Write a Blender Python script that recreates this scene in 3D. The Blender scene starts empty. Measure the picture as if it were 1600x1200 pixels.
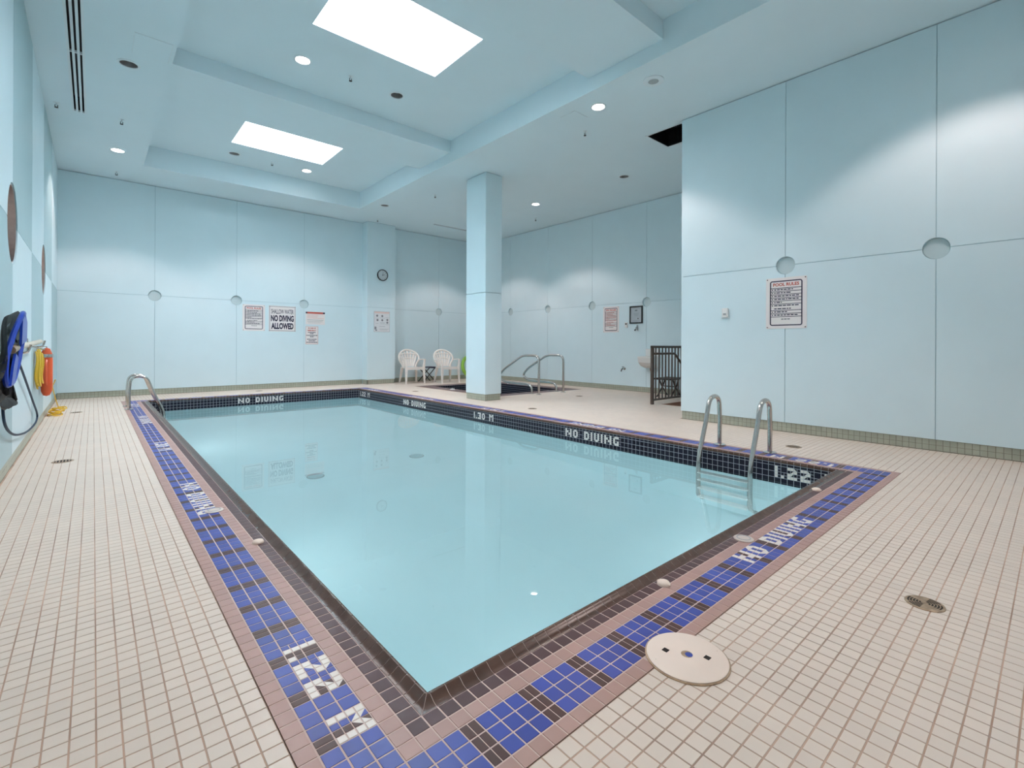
import bpy, math, random
from mathutils import Vector, Matrix
random.seed(7)
PI = math.pi
sc = bpy.context.scene
col = sc.collection
T = 0.0508                       # tile pitch
# ------------------------------------------------------------------ camera
CF, CYAW, CVY, CROLL, CCX = 748.908, 41.2152, 539.685, 0.2475, 801.655
cam_d = bpy.data.cameras.new('camera')
cam = bpy.data.objects.new('camera', cam_d); col.objects.link(cam)
cam_d.sensor_width = 36.0
cam_d.lens = CF / 1600 * 36.0
cam_d.shift_x = (800 - CCX) / 1600
cam_d.shift_y = (CVY - 600) / 1600
cam_d.clip_start = 0.02
_a = math.radians(CYAW); _r = math.radians(CROLL)
_fw = Vector((math.sin(_a), math.cos(_a), 0)); _rt = Vector((math.cos(_a), -math.sin(_a), 0)); _up = Vector((0, 0, 1))
_cx = math.cos(_r) * _rt + math.sin(_r) * _up
_cy = -math.sin(_r) * _rt + math.cos(_r) * _up
cam.matrix_world = Matrix(((_cx.x, _cy.x, -_fw.x, 0), (_cx.y, _cy.y, -_fw.y, 0), (_cx.z, _cy.z, -_fw.z, 1.0), (0, 0, 0, 1)))
sc.camera = cam
# ------------------------------------------------------------------ world and exposure
w = bpy.data.worlds.new('sky'); sc.world = w; w.use_nodes = True
bg = w.node_tree.nodes['Background']
bg.inputs[0].default_value = (0.83, 0.925, 1.0, 1); bg.inputs[1].default_value = 44.0
SPOT_W = 98.0
POOL_FILL_W = 4.0  # strength of the added underwater fill
SPOT_COL = (1.0, 0.80, 0.75)
sc.view_settings.view_transform = 'Standard'
sc.view_settings.look = 'None'
sc.view_settings.exposure = 0.08
sc.view_settings.gamma = 1.0
sc.view_settings.use_curve_mapping = False
sc.cycles.max_bounces = 14
sc.cycles.diffuse_bounces = 8
sc.cycles.glossy_bounces = 5
sc.cycles.transmission_bounces = 8
sc.cycles.transparent_max_bounces = 12
sc.cycles.sample_clamp_indirect = 8.0

# ------------------------------------------------------------------ sizes (metres)
XL, XR, XF, YB, ZC, ZG = -0.4852, 6.0975, 8.958, 11.779, 4.1175, 1.952
YF = -1.4
YE = 3.443                       # far end of the near right wall
NX, NY = 88, 195                 # pool surround in tiles
PX0, PY0 = 0.3642, 0.8283
PX1, PY1 = PX0 + NX * T, PY0 + NY * T
QX0, QY0, QX1, QY1 = PX0 + 7 * T, PY0 + 7 * T, PX1 - 7 * T, PY1 - 7 * T
WATER = -0.175
C1, C2, CYA, CYB, ZK, ZB = 0.6538, 4.5789, -0.9, 10.577, 4.49, 4.285   # coffer

# ------------------------------------------------------------------ materials
def srgb(r, g, b):
    f = lambda c: (c / 255 / 12.92) if c / 255 <= 0.04045 else ((c / 255 + 0.055) / 1.055) ** 2.4
    return (f(r), f(g), f(b))
def mat(name, c, rough=0.5, metal=0.0, spec=0.5, var=0.0, vscale=8.0, bump=0.0, bscale=200.0, obj_rand=0.0, coat=0.0):
    m = bpy.data.materials.new(name); m.use_nodes = True
    nt = m.node_tree; b = nt.nodes['Principled BSDF']
    b.inputs['Base Color'].default_value = (*c, 1); b.inputs['Roughness'].default_value = rough
    b.inputs['Metallic'].default_value = metal; b.inputs['Specular IOR Level'].default_value = spec
    b.inputs['Coat Weight'].default_value = coat
    src = None
    geo = nt.nodes.new('ShaderNodeNewGeometry')
    if var > 0:
        nz = nt.nodes.new('ShaderNodeTexNoise'); nz.inputs['Scale'].default_value = vscale; nz.inputs['Detail'].default_value = 4
        nt.links.new(geo.outputs['Position'], nz.inputs['Vector'])
        mr = nt.nodes.new('ShaderNodeMapRange'); mr.inputs['From Min'].default_value = 0.3; mr.inputs['From Max'].default_value = 0.7
        mr.inputs['To Min'].default_value = 1 - var; mr.inputs['To Max'].default_value = 1 + var
        nt.links.new(nz.outputs['Fac'], mr.inputs['Value']); src = mr.outputs['Result']
    if obj_rand > 0:
        wn = nt.nodes.new('ShaderNodeTexWhiteNoise'); wn.noise_dimensions = '3D'
        sn = nt.nodes.new('ShaderNodeVectorMath'); sn.operation = 'SNAP'; sn.inputs[1].default_value = (T, T, T)
        nm = nt.nodes.new('ShaderNodeVectorMath'); nm.operation = 'SCALE'; nm.inputs['Scale'].default_value = -0.01
        ad = nt.nodes.new('ShaderNodeVectorMath'); ad.operation = 'ADD'; su = nt.nodes.new('ShaderNodeVectorMath'); su.operation = 'SUBTRACT'
        su.inputs[1].default_value = (PX0, PY0, -.0363)          # the tile grid's origin
        nt.links.new(geo.outputs['True Normal'], nm.inputs[0]); nt.links.new(geo.outputs['Position'], ad.inputs[0]); nt.links.new(nm.outputs[0], ad.inputs[1])
        nt.links.new(ad.outputs[0], su.inputs[0]); nt.links.new(su.outputs[0], sn.inputs[0]); nt.links.new(sn.outputs[0], wn.inputs['Vector'])
        m2 = nt.nodes.new('ShaderNodeMapRange'); m2.inputs['To Min'].default_value = 1 - obj_rand; m2.inputs['To Max'].default_value = 1 + obj_rand
        nt.links.new(wn.outputs['Value'], m2.inputs['Value'])
        if src is None: src = m2.outputs['Result']
        else:
            mm = nt.nodes.new('ShaderNodeMath'); mm.operation = 'MULTIPLY'
            nt.links.new(src, mm.inputs[0]); nt.links.new(m2.outputs['Result'], mm.inputs[1]); src = mm.outputs[0]
    if src is not None:
        vm = nt.nodes.new('ShaderNodeVectorMath'); vm.operation = 'SCALE'; vm.inputs[0].default_value = c
        nt.links.new(src, vm.inputs['Scale']); nt.links.new(vm.outputs[0], b.inputs['Base Color'])
    if bump > 0:
        n2 = nt.nodes.new('ShaderNodeTexNoise'); n2.inputs['Scale'].default_value = bscale; n2.inputs['Detail'].default_value = 3
        nt.links.new(geo.outputs['Position'], n2.inputs['Vector'])
        bp = nt.nodes.new('ShaderNodeBump'); bp.inputs['Strength'].default_value = bump; bp.inputs['Distance'].default_value = 0.002
        nt.links.new(n2.outputs['Fac'], bp.inputs['Height']); nt.links.new(bp.outputs['Normal'], b.inputs['Normal'])
    return m
def emit(name, c, s):
    m = bpy.data.materials.new(name); m.use_nodes = True
    nt = m.node_tree; nt.nodes.clear()
    e = nt.nodes.new('ShaderNodeEmission'); o = nt.nodes.new('ShaderNodeOutputMaterial')
    e.inputs[0].default_value = (*c, 1); e.inputs[1].default_value = s; nt.links.new(e.outputs[0], o.inputs[0]); return m
def glassy(name, c, ior=1.33, refract=True, rough=0.0, bump=0.0):
    m = bpy.data.materials.new(name); m.use_nodes = True
    nt = m.node_tree; nt.nodes.clear()
    o = nt.nodes.new('ShaderNodeOutputMaterial'); mx = nt.nodes.new('ShaderNodeMixShader')
    fr = nt.nodes.new('ShaderNodeFresnel'); fr.inputs['IOR'].default_value = ior
    gl = nt.nodes.new('ShaderNodeBsdfGlossy'); gl.inputs['Roughness'].default_value = rough
    if refract:
        tr = nt.nodes.new('ShaderNodeBsdfRefraction'); tr.inputs['IOR'].default_value = ior; tr.inputs['Roughness'].default_value = 0.0
    else:
        tr = nt.nodes.new('ShaderNodeBsdfTransparent')
    tr.inputs['Color'].default_value = (*c, 1)
    nt.links.new(fr.outputs[0], mx.inputs[0]); nt.links.new(tr.outputs[0], mx.inputs[1]); nt.links.new(gl.outputs[0], mx.inputs[2])
    nt.links.new(mx.outputs[0], o.inputs[0])
    if bump > 0:
        geo = nt.nodes.new('ShaderNodeNewGeometry'); n2 = nt.nodes.new('ShaderNodeTexNoise'); n2.inputs['Scale'].default_value = 2.2
        nt.links.new(geo.outputs['Position'], n2.inputs['Vector'])
        bp = nt.nodes.new('ShaderNodeBump'); bp.inputs['Strength'].default_value = bump; bp.inputs['Distance'].default_value = 0.01
        nt.links.new(n2.outputs['Fac'], bp.inputs['Height'])
        for nd in (fr, gl, tr): nt.links.new(bp.outputs['Normal'], nd.inputs['Normal'])
    return m
WALLC = (0.665, 0.79, 0.83)
M = dict(
    wall=mat('wall_paint', WALLC, 0.42, var=0.012, vscale=3, bump=0.05, bscale=500),
    wall_teal=mat('teal_wall_paint', (0.40, 0.54, 0.57), 0.42, var=0.012, vscale=3, bump=0.05, bscale=500),
    ceil=mat('ceiling_paint', (0.71, 0.81, 0.845), 0.75, spec=0.2, var=0.01, vscale=2),
    groove=mat('groove_paint', (0.42, 0.56, 0.60), 0.6),
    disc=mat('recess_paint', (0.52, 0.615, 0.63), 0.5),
    white_tile=mat('cream_glazed_tile', (0.72, 0.605, 0.515), 0.36, spec=0.45, var=0.03, vscale=3, obj_rand=0.03),
    grout=mat('brown_grout', (0.48, 0.325, 0.24), 0.9, var=0.35, vscale=2.5),
    pink=mat('dusty_pink_tile', (0.42, 0.25, 0.21), 0.42, var=0.05, vscale=6, obj_rand=0.05),
    blue=mat('cobalt_blue_tile', (0.046, 0.070, 0.33), 0.34, spec=.3, obj_rand=0.14),
    brown=mat('dark_brown_tile', (0.085, 0.042, 0.036), 0.38, spec=.25, obj_rand=0.12),
    plum=mat('plum_brown_tile', (0.088, 0.044, 0.046), 0.38, spec=.25, obj_rand=0.1),
    spaborder=mat('spa_border_tile', (0.16, 0.10, 0.10), 0.4, spec=.3, obj_rand=.1),
    drainp=mat('drain_plastic', (0.50, 0.62, 0.64), 0.6),
    treadp=mat('white_tread_plastic', (0.93, 0.92, 0.90), 0.4),
    platep=mat('grey_plate_plastic', (0.58, 0.50, 0.45), 0.4),
    bull=mat('bullnose_brown_tile', (0.095, 0.052, 0.038), 0.25, spec=.4, var=0.2, vscale=12),
    navy=mat('navy_waterline_tile', (0.012, 0.011, 0.022), 0.3, spec=.22, obj_rand=0.2),
    letter=mat('white_letter_tile', (0.78, 0.72, 0.66), 0.3),
    pgrout=mat('pale_pink_grout', (0.62, 0.47, 0.42), 0.85, var=0.1, vscale=4),
    wgrout=mat('pale_grey_grout', (0.45, 0.46, 0.50), 0.85),
    green=mat('sage_skirting_tile', (0.40, 0.41, 0.33), 0.35, obj_rand=0.06, var=0.06, vscale=4),
    ggrout=mat('skirting_grout', (0.20, 0.19, 0.15), 0.9),
    plaster=mat('pool_plaster', (0.80, 0.92, 0.94), 0.7, var=0.02, vscale=1.2),
    water=glassy('pool_water', (0.90, 0.985, 0.99), 1.33, True, bump=0.012),
    glass=glassy('skylight_glass', (0.97, 0.99, 1.0), 1.3, False),
    picglass=glassy('picture_glass', (0.98, 0.98, 0.98), 1.3, False),
    steel=mat('stainless_steel', (0.60, 0.56, 0.53), 0.2, 1.0, var=0.05, vscale=30),
    brushed=mat('brushed_steel', (0.74, 0.63, 0.59), 0.28, 1.0, var=0.08, vscale=20),
    dark=mat('black_metal', (0.02, 0.021, 0.023), 0.45),
    can=mat('dark_reflector', (0.40, 0.37, 0.36), 0.35, 0.8),
    whitep=mat('white_plastic', (0.78, 0.77, 0.75), 0.4),
    chair=mat('chair_plastic', (0.86, 0.80, 0.75), 0.4, var=0.02, vscale=10),
    trim=mat('white_trim', (0.72, 0.78, 0.80), 0.5),
    lamp=emit('lit_lamp', (1.0, 0.93, 0.88), 45.0),
    poolfill=emit('added_pool_lens', (.82, .97, 1.0), 4.0),  # glowing lens of the added underwater lamps
    bronze=mat('bronze_paint', (0.085, 0.062, 0.05), 0.4, 0.2, var=0.1, vscale=20),
    brass=mat('worn_brass', (0.42, 0.30, 0.20), 0.4, 0.6, var=0.3, vscale=40),
    slot=mat('drain_slot', (0.02, 0.013, 0.01), 0.8),
    lid=mat('cream_lid_plastic', (0.84, 0.685, 0.58), 0.45, var=0.03, vscale=8),
    sign=mat('sign_board', (0.82, 0.76, 0.745), 0.45),
    ink=mat('navy_ink', (0.025, 0.018, 0.05), 0.6),
    red=mat('red_ink', (0.50, 0.07, 0.045), 0.6),
    pinkp=mat('pale_pink_print', (0.78, 0.56, 0.52), 0.6),
    grey=mat('grey_print', (0.22, 0.22, 0.24), 0.6),
    midgrey=mat('mid_grey', (0.36, 0.38, 0.39), 0.5),
    paper=mat('paper', (0.72, 0.72, 0.74), 0.7),
    orange=mat('orange_plastic', (0.72, 0.10, 0.025), 0.35),
    yellow=mat('yellow_rope', (0.74, 0.46, 0.035), 0.6, var=0.15, vscale=120),
    bluep=mat('blue_plastic', (0.010, 0.045, 0.36), 0.3, spec=.35),
    hose=mat('dark_blue_hose', (0.008, 0.028, 0.06), 0.5, spec=.25),
    wood=mat('pale_pole', (0.66, 0.58, 0.46), 0.4),
    lime=mat('lime_vinyl', (0.28, 0.52, 0.06), 0.3),
    navyp=mat('dark_navy_plastic', (0.022, 0.022, 0.06), 0.35),
    clockf=mat('clock_face', (0.62, 0.66, 0.68), 0.4),
    terracotta=mat('terracotta_tile', (0.32, 0.16, 0.10), 0.5),
    spawater=glassy('spa_water', (0.6, 0.8, 0.85), 1.33, False),
)
# black pool net: a woven mesh with holes
def net_mat():
    m = bpy.data.materials.new('black_netting'); m.use_nodes = True
    nt = m.node_tree; b = nt.nodes['Principled BSDF']
    b.inputs['Base Color'].default_value = (0.012, 0.011, 0.010, 1); b.inputs['Roughness'].default_value = 0.6
    geo = nt.nodes.new('ShaderNodeNewGeometry'); nz = nt.nodes.new('ShaderNodeTexNoise')
    nz.inputs['Scale'].default_value = 22; nz.inputs['Detail'].default_value = 3
    nt.links.new(geo.outputs['Position'], nz.inputs['Vector'])
    mr = nt.nodes.new('ShaderNodeMapRange'); mr.inputs['From Min'].default_value = 0.38; mr.inputs['From Max'].default_value = 0.62
    mr.inputs['To Min'].default_value = 1.0; mr.inputs['To Max'].default_value = 0.8
    nt.links.new(nz.outputs['Fac'], mr.inputs['Value']); nt.links.new(mr.outputs['Result'], b.inputs['Alpha'])
    return m
M['net'] = net_mat()

# ------------------------------------------------------------------ mesh helpers
class MB:
    def __init__(s): s.v = []; s.f = []
    def add(s, vs, fs):
        o = len(s.v); s.v += [tuple(p) for p in vs]; s.f += [tuple(i + o for i in f) for f in fs]; return s
    def box(s, x0, y0, z0, x1, y1, z1):
        return s.add([(x0, y0, z0), (x1, y0, z0), (x1, y1, z0), (x0, y1, z0), (x0, y0, z1), (x1, y0, z1), (x1, y1, z1), (x0, y1, z1)],
                     [(3, 2, 1, 0), (4, 5, 6, 7), (0, 1, 5, 4), (1, 2, 6, 5), (2, 3, 7, 6), (3, 0, 4, 7)])
    def bbox(s, x0, y0, z0, x1, y1, z1, b):
        """box with chamfered edges: three crossing shells"""
        vs = []; idx = {}
        import itertools
        for cx, cy, cz in itertools.product((0, 1), repeat=3):
            X = (x0, x1)[cx]; Y = (y0, y1)[cy]; Z = (z0, z1)[cz]
            sx = b if cx == 0 else -b; sy = b if cy == 0 else -b; sz = b if cz == 0 else -b
            for ax, p in enumerate(((X, Y + sy, Z + sz), (X + sx, Y, Z + sz), (X + sx, Y + sy, Z))):
                idx[(cx, cy, cz, ax)] = len(vs); vs.append(p)
        F = []
        for ax in range(3):
            o = [a for a in range(3) if a != ax]
            for c in (0, 1):
                q = []
                for a, d in ((0, 0), (1, 0), (1, 1), (0, 1)):
                    k = [0, 0, 0]; k[ax] = c; k[o[0]] = a; k[o[1]] = d; q.append(idx[(*k, ax)])
                F.append(tuple(q))
        for ax in range(3):
            o = [a for a in range(3) if a != ax]
            for a in (0, 1):
                for d in (0, 1):
                    k0 = [0, 0, 0]; k1 = [0, 0, 0]; k1[ax] = 1
                    for k in (k0, k1): k[o[0]] = a; k[o[1]] = d
                    F.append((idx[(*k0, o[0])], idx[(*k1, o[0])], idx[(*k1, o[1])], idx[(*k0, o[1])]))
        for c in itertools.product((0, 1), repeat=3): F.append(tuple(idx[(*c, a)] for a in range(3)))
        return s.add(vs, F)
    def tube(s, path, r, n=10, cap=True):
        path = [Vector(p) for p in path]; m = len(path)
        rs = r if isinstance(r, (list, tuple)) else [r] * m
        ring = []; t = (path[1] - path[0]).normalized()
        nrm = t.orthogonal().normalized()
        for i, p in enumerate(path):
            if i == 0: d = path[1] - path[0]
            elif i == m - 1: d = path[-1] - path[-2]
            else: d = (path[i + 1] - path[i]).normalized() + (path[i] - path[i - 1]).normalized()
            d = d.normalized() if d.length > 1e-9 else t
            nrm = (nrm - d * nrm.dot(d)).normalized(); bn = d.cross(nrm); t = d
            ring.append([p + (nrm * math.cos(a) + bn * math.sin(a)) * rs[i] for a in [2 * PI * k / n for k in range(n)]])
        vs = [q for R in ring for q in R]; fs = []
        for i in range(m - 1):
            for k in range(n): fs.append((i * n + k, i * n + (k + 1) % n, (i + 1) * n + (k + 1) % n, (i + 1) * n + k))
        if cap: fs.append(tuple(range(n - 1, -1, -1))); fs.append(tuple((m - 1) * n + k for k in range(n)))
        return s.add(vs, fs)
    def lathe(s, prof, c=(0, 0, 0), axis=(0, 0, 1), n=24, capb=False, capt=False):
        ax = Vector(axis).normalized(); u = ax.orthogonal().normalized(); v = ax.cross(u); c = Vector(c)
        vs = [c + ax * z + (u * math.cos(a) + v * math.sin(a)) * r for r, z in prof for a in [2 * PI * k / n for k in range(n)]]
        fs = []
        for i in range(len(prof) - 1):
            for k in range(n): fs.append((i * n + k, i * n + (k + 1) % n, (i + 1) * n + (k + 1) % n, (i + 1) * n + k))
        if capb: fs.append(tuple(range(n - 1, -1, -1)))
        if capt: fs.append(tuple((len(prof) - 1) * n + k for k in range(n)))
        return s.add(vs, fs)
    def torus(s, c, R, r, axis=(0, 0, 1), n=32, k=10):
        return s.lathe([(R + r * math.cos(a), r * math.sin(a)) for a in [2 * PI * i / k for i in range(k + 1)]], c, axis, n)
    def prism(s, poly, f0, f1):
        """poly: list of 2D points; f0,f1 map a 2D point to the two 3D caps"""
        n = len(poly); vs = [f0(p) for p in poly] + [f1(p) for p in poly]
        return s.add(vs, [tuple(range(n - 1, -1, -1)), tuple(range(n, 2 * n))] + [(i, (i + 1) % n, n + (i + 1) % n, n + i) for i in range(n)])
    def mesh(s, name, material, o=(0, 0, 0), smooth=False):
        me = bpy.data.meshes.new(name)
        me.from_pydata([(p[0] - o[0], p[1] - o[1], p[2] - o[2]) for p in s.v], [], s.f)
        me.update()
        if material: me.materials.append(M[material] if isinstance(material, str) else material)
        if smooth:
            me.polygons.foreach_set('use_smooth', [True] * len(me.polygons)); me.set_sharp_from_angle(angle=math.radians(38))
        return me
    def build(s, name, material, parent=None, smooth=False, world=True, fix=True):
        o = (0, 0, 0)
        if parent is not None and world:
            top = parent
            while top.parent is not None: top = top.parent
            o = top.location
        me = s.mesh(name, material, o, smooth)
        if fix:
            import bmesh
            b = bmesh.new(); b.from_mesh(me); bmesh.ops.recalc_face_normals(b, faces=b.faces); b.to_mesh(me); b.free()
        ob = bpy.data.objects.new(name, me); col.objects.link(ob)
        if parent is not None: ob.parent = parent
        return ob
def tag(o, label=None, cat=None, group=None, kind=None):
    if label: o['label'] = label
    if cat: o['category'] = cat
    if group: o['group'] = group
    if kind: o['kind'] = kind
    return o
def empty(name, loc, rz=0.0, mtx=None):
    e = bpy.data.objects.new(name, None); col.objects.link(e); e.empty_display_size = 0.1
    if mtx is not None: e.matrix_local = mtx
    else: e.location = loc; e.rotation_euler = (0, 0, rz)
    e.matrix_basis = e.matrix_basis
    bpy.context.view_layer.update()
    return e
def thing(name, label, cat, loc=(0, 0, 0), rz=0.0, group=None, mtx=None):
    return tag(empty(name, loc, rz, mtx), label, cat, group)
def copy_tree(o, parent=None):
    c = o.copy(); col.objects.link(c)
    if parent is not None: c.parent = parent
    for ch in list(o.children): copy_tree(ch, c)
    return c
def struct(o): o['kind'] = 'structure'; return o
def arc(c, r, a0, a1, n, f):
    return [f(c[0] + r * math.cos(a0 + (a1 - a0) * i / n), c[1] + r * math.sin(a0 + (a1 - a0) * i / n)) for i in range(n + 1)]
def smooth_path(pts, rad=0.08, n=6):
    """round the corners of a polyline"""
    P = [Vector(p) for p in pts]; out = [P[0]]
    for i in range(1, len(P) - 1):
        a = (P[i - 1] - P[i]); b = (P[i + 1] - P[i]); d = min(rad, a.length * 0.49, b.length * 0.49)
        s = P[i] + a.normalized() * d; e = P[i] + b.normalized() * d
        for k in range(n + 1):
            t = k / n; out.append(s * (1 - t) ** 2 + P[i] * 2 * t * (1 - t) + e * t * t)
    out.append(P[-1]); return out
def grid_cells(x0, y0, x1, y1, holes):
    xs = sorted({x0, x1, *[min(max(h[0], x0), x1) for h in holes], *[min(max(h[2], x0), x1) for h in holes]})
    ys = sorted({y0, y1, *[min(max(h[1], y0), y1) for h in holes], *[min(max(h[3], y0), y1) for h in holes]})
    for i in range(len(xs) - 1):
        for j in range(len(ys) - 1):
            mx, my = (xs[i] + xs[i + 1]) / 2, (ys[j] + ys[j + 1]) / 2
            if xs[i + 1] - xs[i] < 1e-6 or ys[j + 1] - ys[j] < 1e-6: continue
            if not any(h[0] < mx < h[2] and h[1] < my < h[3] for h in holes): yield xs[i], ys[j], xs[i + 1], ys[j + 1]
def plate(mb, x0, y0, x1, y1, z, holes, rounds=()):
    """flat plate with rectangular holes and, in `rounds` (cx,cy,r), round ones"""
    hs = list(holes) + [(cx - r - 0.03, cy - r - 0.03, cx + r + 0.03, cy + r + 0.03) for cx, cy, r in rounds]
    for a, b, c, d in grid_cells(x0, y0, x1, y1, hs): mb.add([(a, b, z), (c, b, z), (c, d, z), (a, d, z)], [(0, 1, 2, 3)])
    for cx, cy, r in rounds:
        n = 24; h = r + 0.03; vs = []; fs = []
        for k in range(n):
            a = 2 * PI * k / n; ca, sa = math.cos(a), math.sin(a); m = h / max(abs(ca), abs(sa))
            vs += [(cx + r * ca, cy + r * sa, z), (cx + m * ca, cy + m * sa, z)]
        for k in range(n): q = (k + 1) % n; fs.append((2 * k, 2 * k + 1, 2 * q + 1, 2 * q))
        mb.add(vs, fs)
def proj(p):
    d = Vector(p) - Vector((0, 0, 1)); dep = d.dot(_fw)
    if dep < 0.05: return None
    return CCX + CF * d.dot(_rt) / dep, CVY - CF * d.z / dep, dep

# ------------------------------------------------------------------ the setting: floor
SPA = (5.90, 7.24, 8.40, 10.30)
STAIR = (7.36, YE + 0.03, XF - 0.02, 4.47)
floor_mb = MB()
plate(floor_mb, XL - 0.05, YF - 0.05, XF + 0.05, YB + 0.05, -0.0012,
      [(PX0 + 0.004, PY0 + 0.004, PX1 - 0.004, PY1 - 0.004), SPA, STAIR, (XR + 0.05, YF - 0.1, XF + 0.1, YE - 0.05)])
floor = struct(floor_mb.build('floor', 'grout'))
GAP = 0.0036
def tile_verts(sx, sy, hgt=0.0015, be=0.0007):
    a, b = sx / 2, sy / 2
    return ([(-a, -b, -hgt), (a, -b, -hgt), (a, b, -hgt), (-a, b, -hgt), (-a + be, -b + be, 0), (a - be, -b + be, 0), (a - be, b - be, 0), (-a + be, b - be, 0)],
            [(4, 5, 6, 7), (0, 1, 5, 4), (1, 2, 6, 5), (2, 3, 7, 6), (3, 0, 4, 7)])
def tri_verts(code, s, hgt=0.0015):
    a = s / 2; C = dict(q=[(-a, a), (-a, -a), (a, a)], w=[(-a, a), (a, -a), (a, a)], a=[(-a, a), (-a, -a), (a, -a)], s=[(-a, -a), (a, -a), (a, a)])[code]
    return [(x, y, -hgt) for x, y in C] + [(x * 0.96, y * 0.96, 0) for x, y in C], [(3, 4, 5), (0, 1, 4, 3), (1, 2, 5, 4), (2, 0, 3, 5)]
_tm = {}
class TileSet:
    """collects tiles of one kind; the nearest `limit` in view become objects, the others one joined part"""
    def __init__(s, name, material, parent, limit=300): s.n, s.m, s.p, s.l, s.t = name, material, parent, limit, []
    def put(s, c, u, v, shape): s.t.append((Vector(c), Vector(u), Vector(v), shape))
    def geom(s, shape):
        return tri_verts(shape[1], shape[2]) if shape[0] == 't' else tile_verts(shape[1], shape[2])
    def finish(s):
        org = s.p.location
        key = []
        for i, (c, u, v, sh) in enumerate(s.t):
            pr = proj(c); vis = pr is not None and -40 < pr[0] < 1640 and -40 < pr[1] < 1240 and u.cross(v).dot(Vector((0, 0, 1)) - c) > 0
            key.append((0 if vis else 1, (c - Vector((0, 0, 1))).length, i))
        key.sort(); one = {k[2] for k in key[:s.l] if k[0] == 0}
        rest = MB()
        for i, (c, u, v, sh) in enumerate(s.t):
            n = u.cross(v)
            if i in one:
                kk = (s.m, sh)
                if kk not in _tm:
                    vs, fs = s.geom(sh); _tm[kk] = MB().add(vs, fs).mesh(s.n, s.m)
                o = bpy.data.objects.new(s.n, _tm[kk]); col.objects.link(o); o.parent = s.p
                cl = c - org
                o.matrix_local = Matrix(((u.x, v.x, n.x, cl.x), (u.y, v.y, n.y, cl.y), (u.z, v.z, n.z, cl.z), (0, 0, 0, 1)))
            else:
                vs, fs = s.geom(sh); rest.add([c + u * a + v * b + n * d for a, b, d in vs], fs)
        if rest.v:
            o = rest.build(s.n + '_field', s.m, s.p, fix=False); o['kind'] = 'stuff'
EX, EY, EZ = Vector((1, 0, 0)), Vector((0, 1, 0)), Vector((0, 0, 1))
deck = TileSet('deck_tile', 'white_tile', floor)
LID = (1.437, 0.787, 0.126); DRAIN = (2.44, 0.345, 0.062)
ts = T - GAP
i0, i1 = int(math.ceil((XL - PX0) / T)) - 1, int((XF - PX0) / T)
j0, j1 = int(math.ceil((-0.75 - PY0) / T)), int((YB - PY0) / T)
for i in range(i0, i1 + 1):
    for j in range(j0, j1 + 1):
        if 0 <= i < NX and 0 <= j < NY: continue
        x, y = PX0 + (i + .5) * T, PY0 + (j + .5) * T
        sx = sy = ts
        if x - T / 2 < XL:
            if x + T / 2 < XL + .008: continue
            sx = x + T / 2 - XL - GAP / 2; x = XL + sx / 2
        if x > XR + .01 and y < YE + .01: continue
        if SPA[0] - .03 < x < SPA[2] + .03 and SPA[1] - .03 < y < SPA[3] + .03: continue
        if STAIR[0] - .03 < x < STAIR[2] + .03 and STAIR[1] - .03 < y < STAIR[3] + .03: continue
        if math.hypot(x - LID[0], y - LID[1]) < LID[2] - 0.03 or math.hypot(x - DRAIN[0], y - DRAIN[1]) < DRAIN[2] - 0.035: continue
        deck.put((x, y, 0), EX, EY, ('r', sx, ts))
deck.finish()

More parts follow.
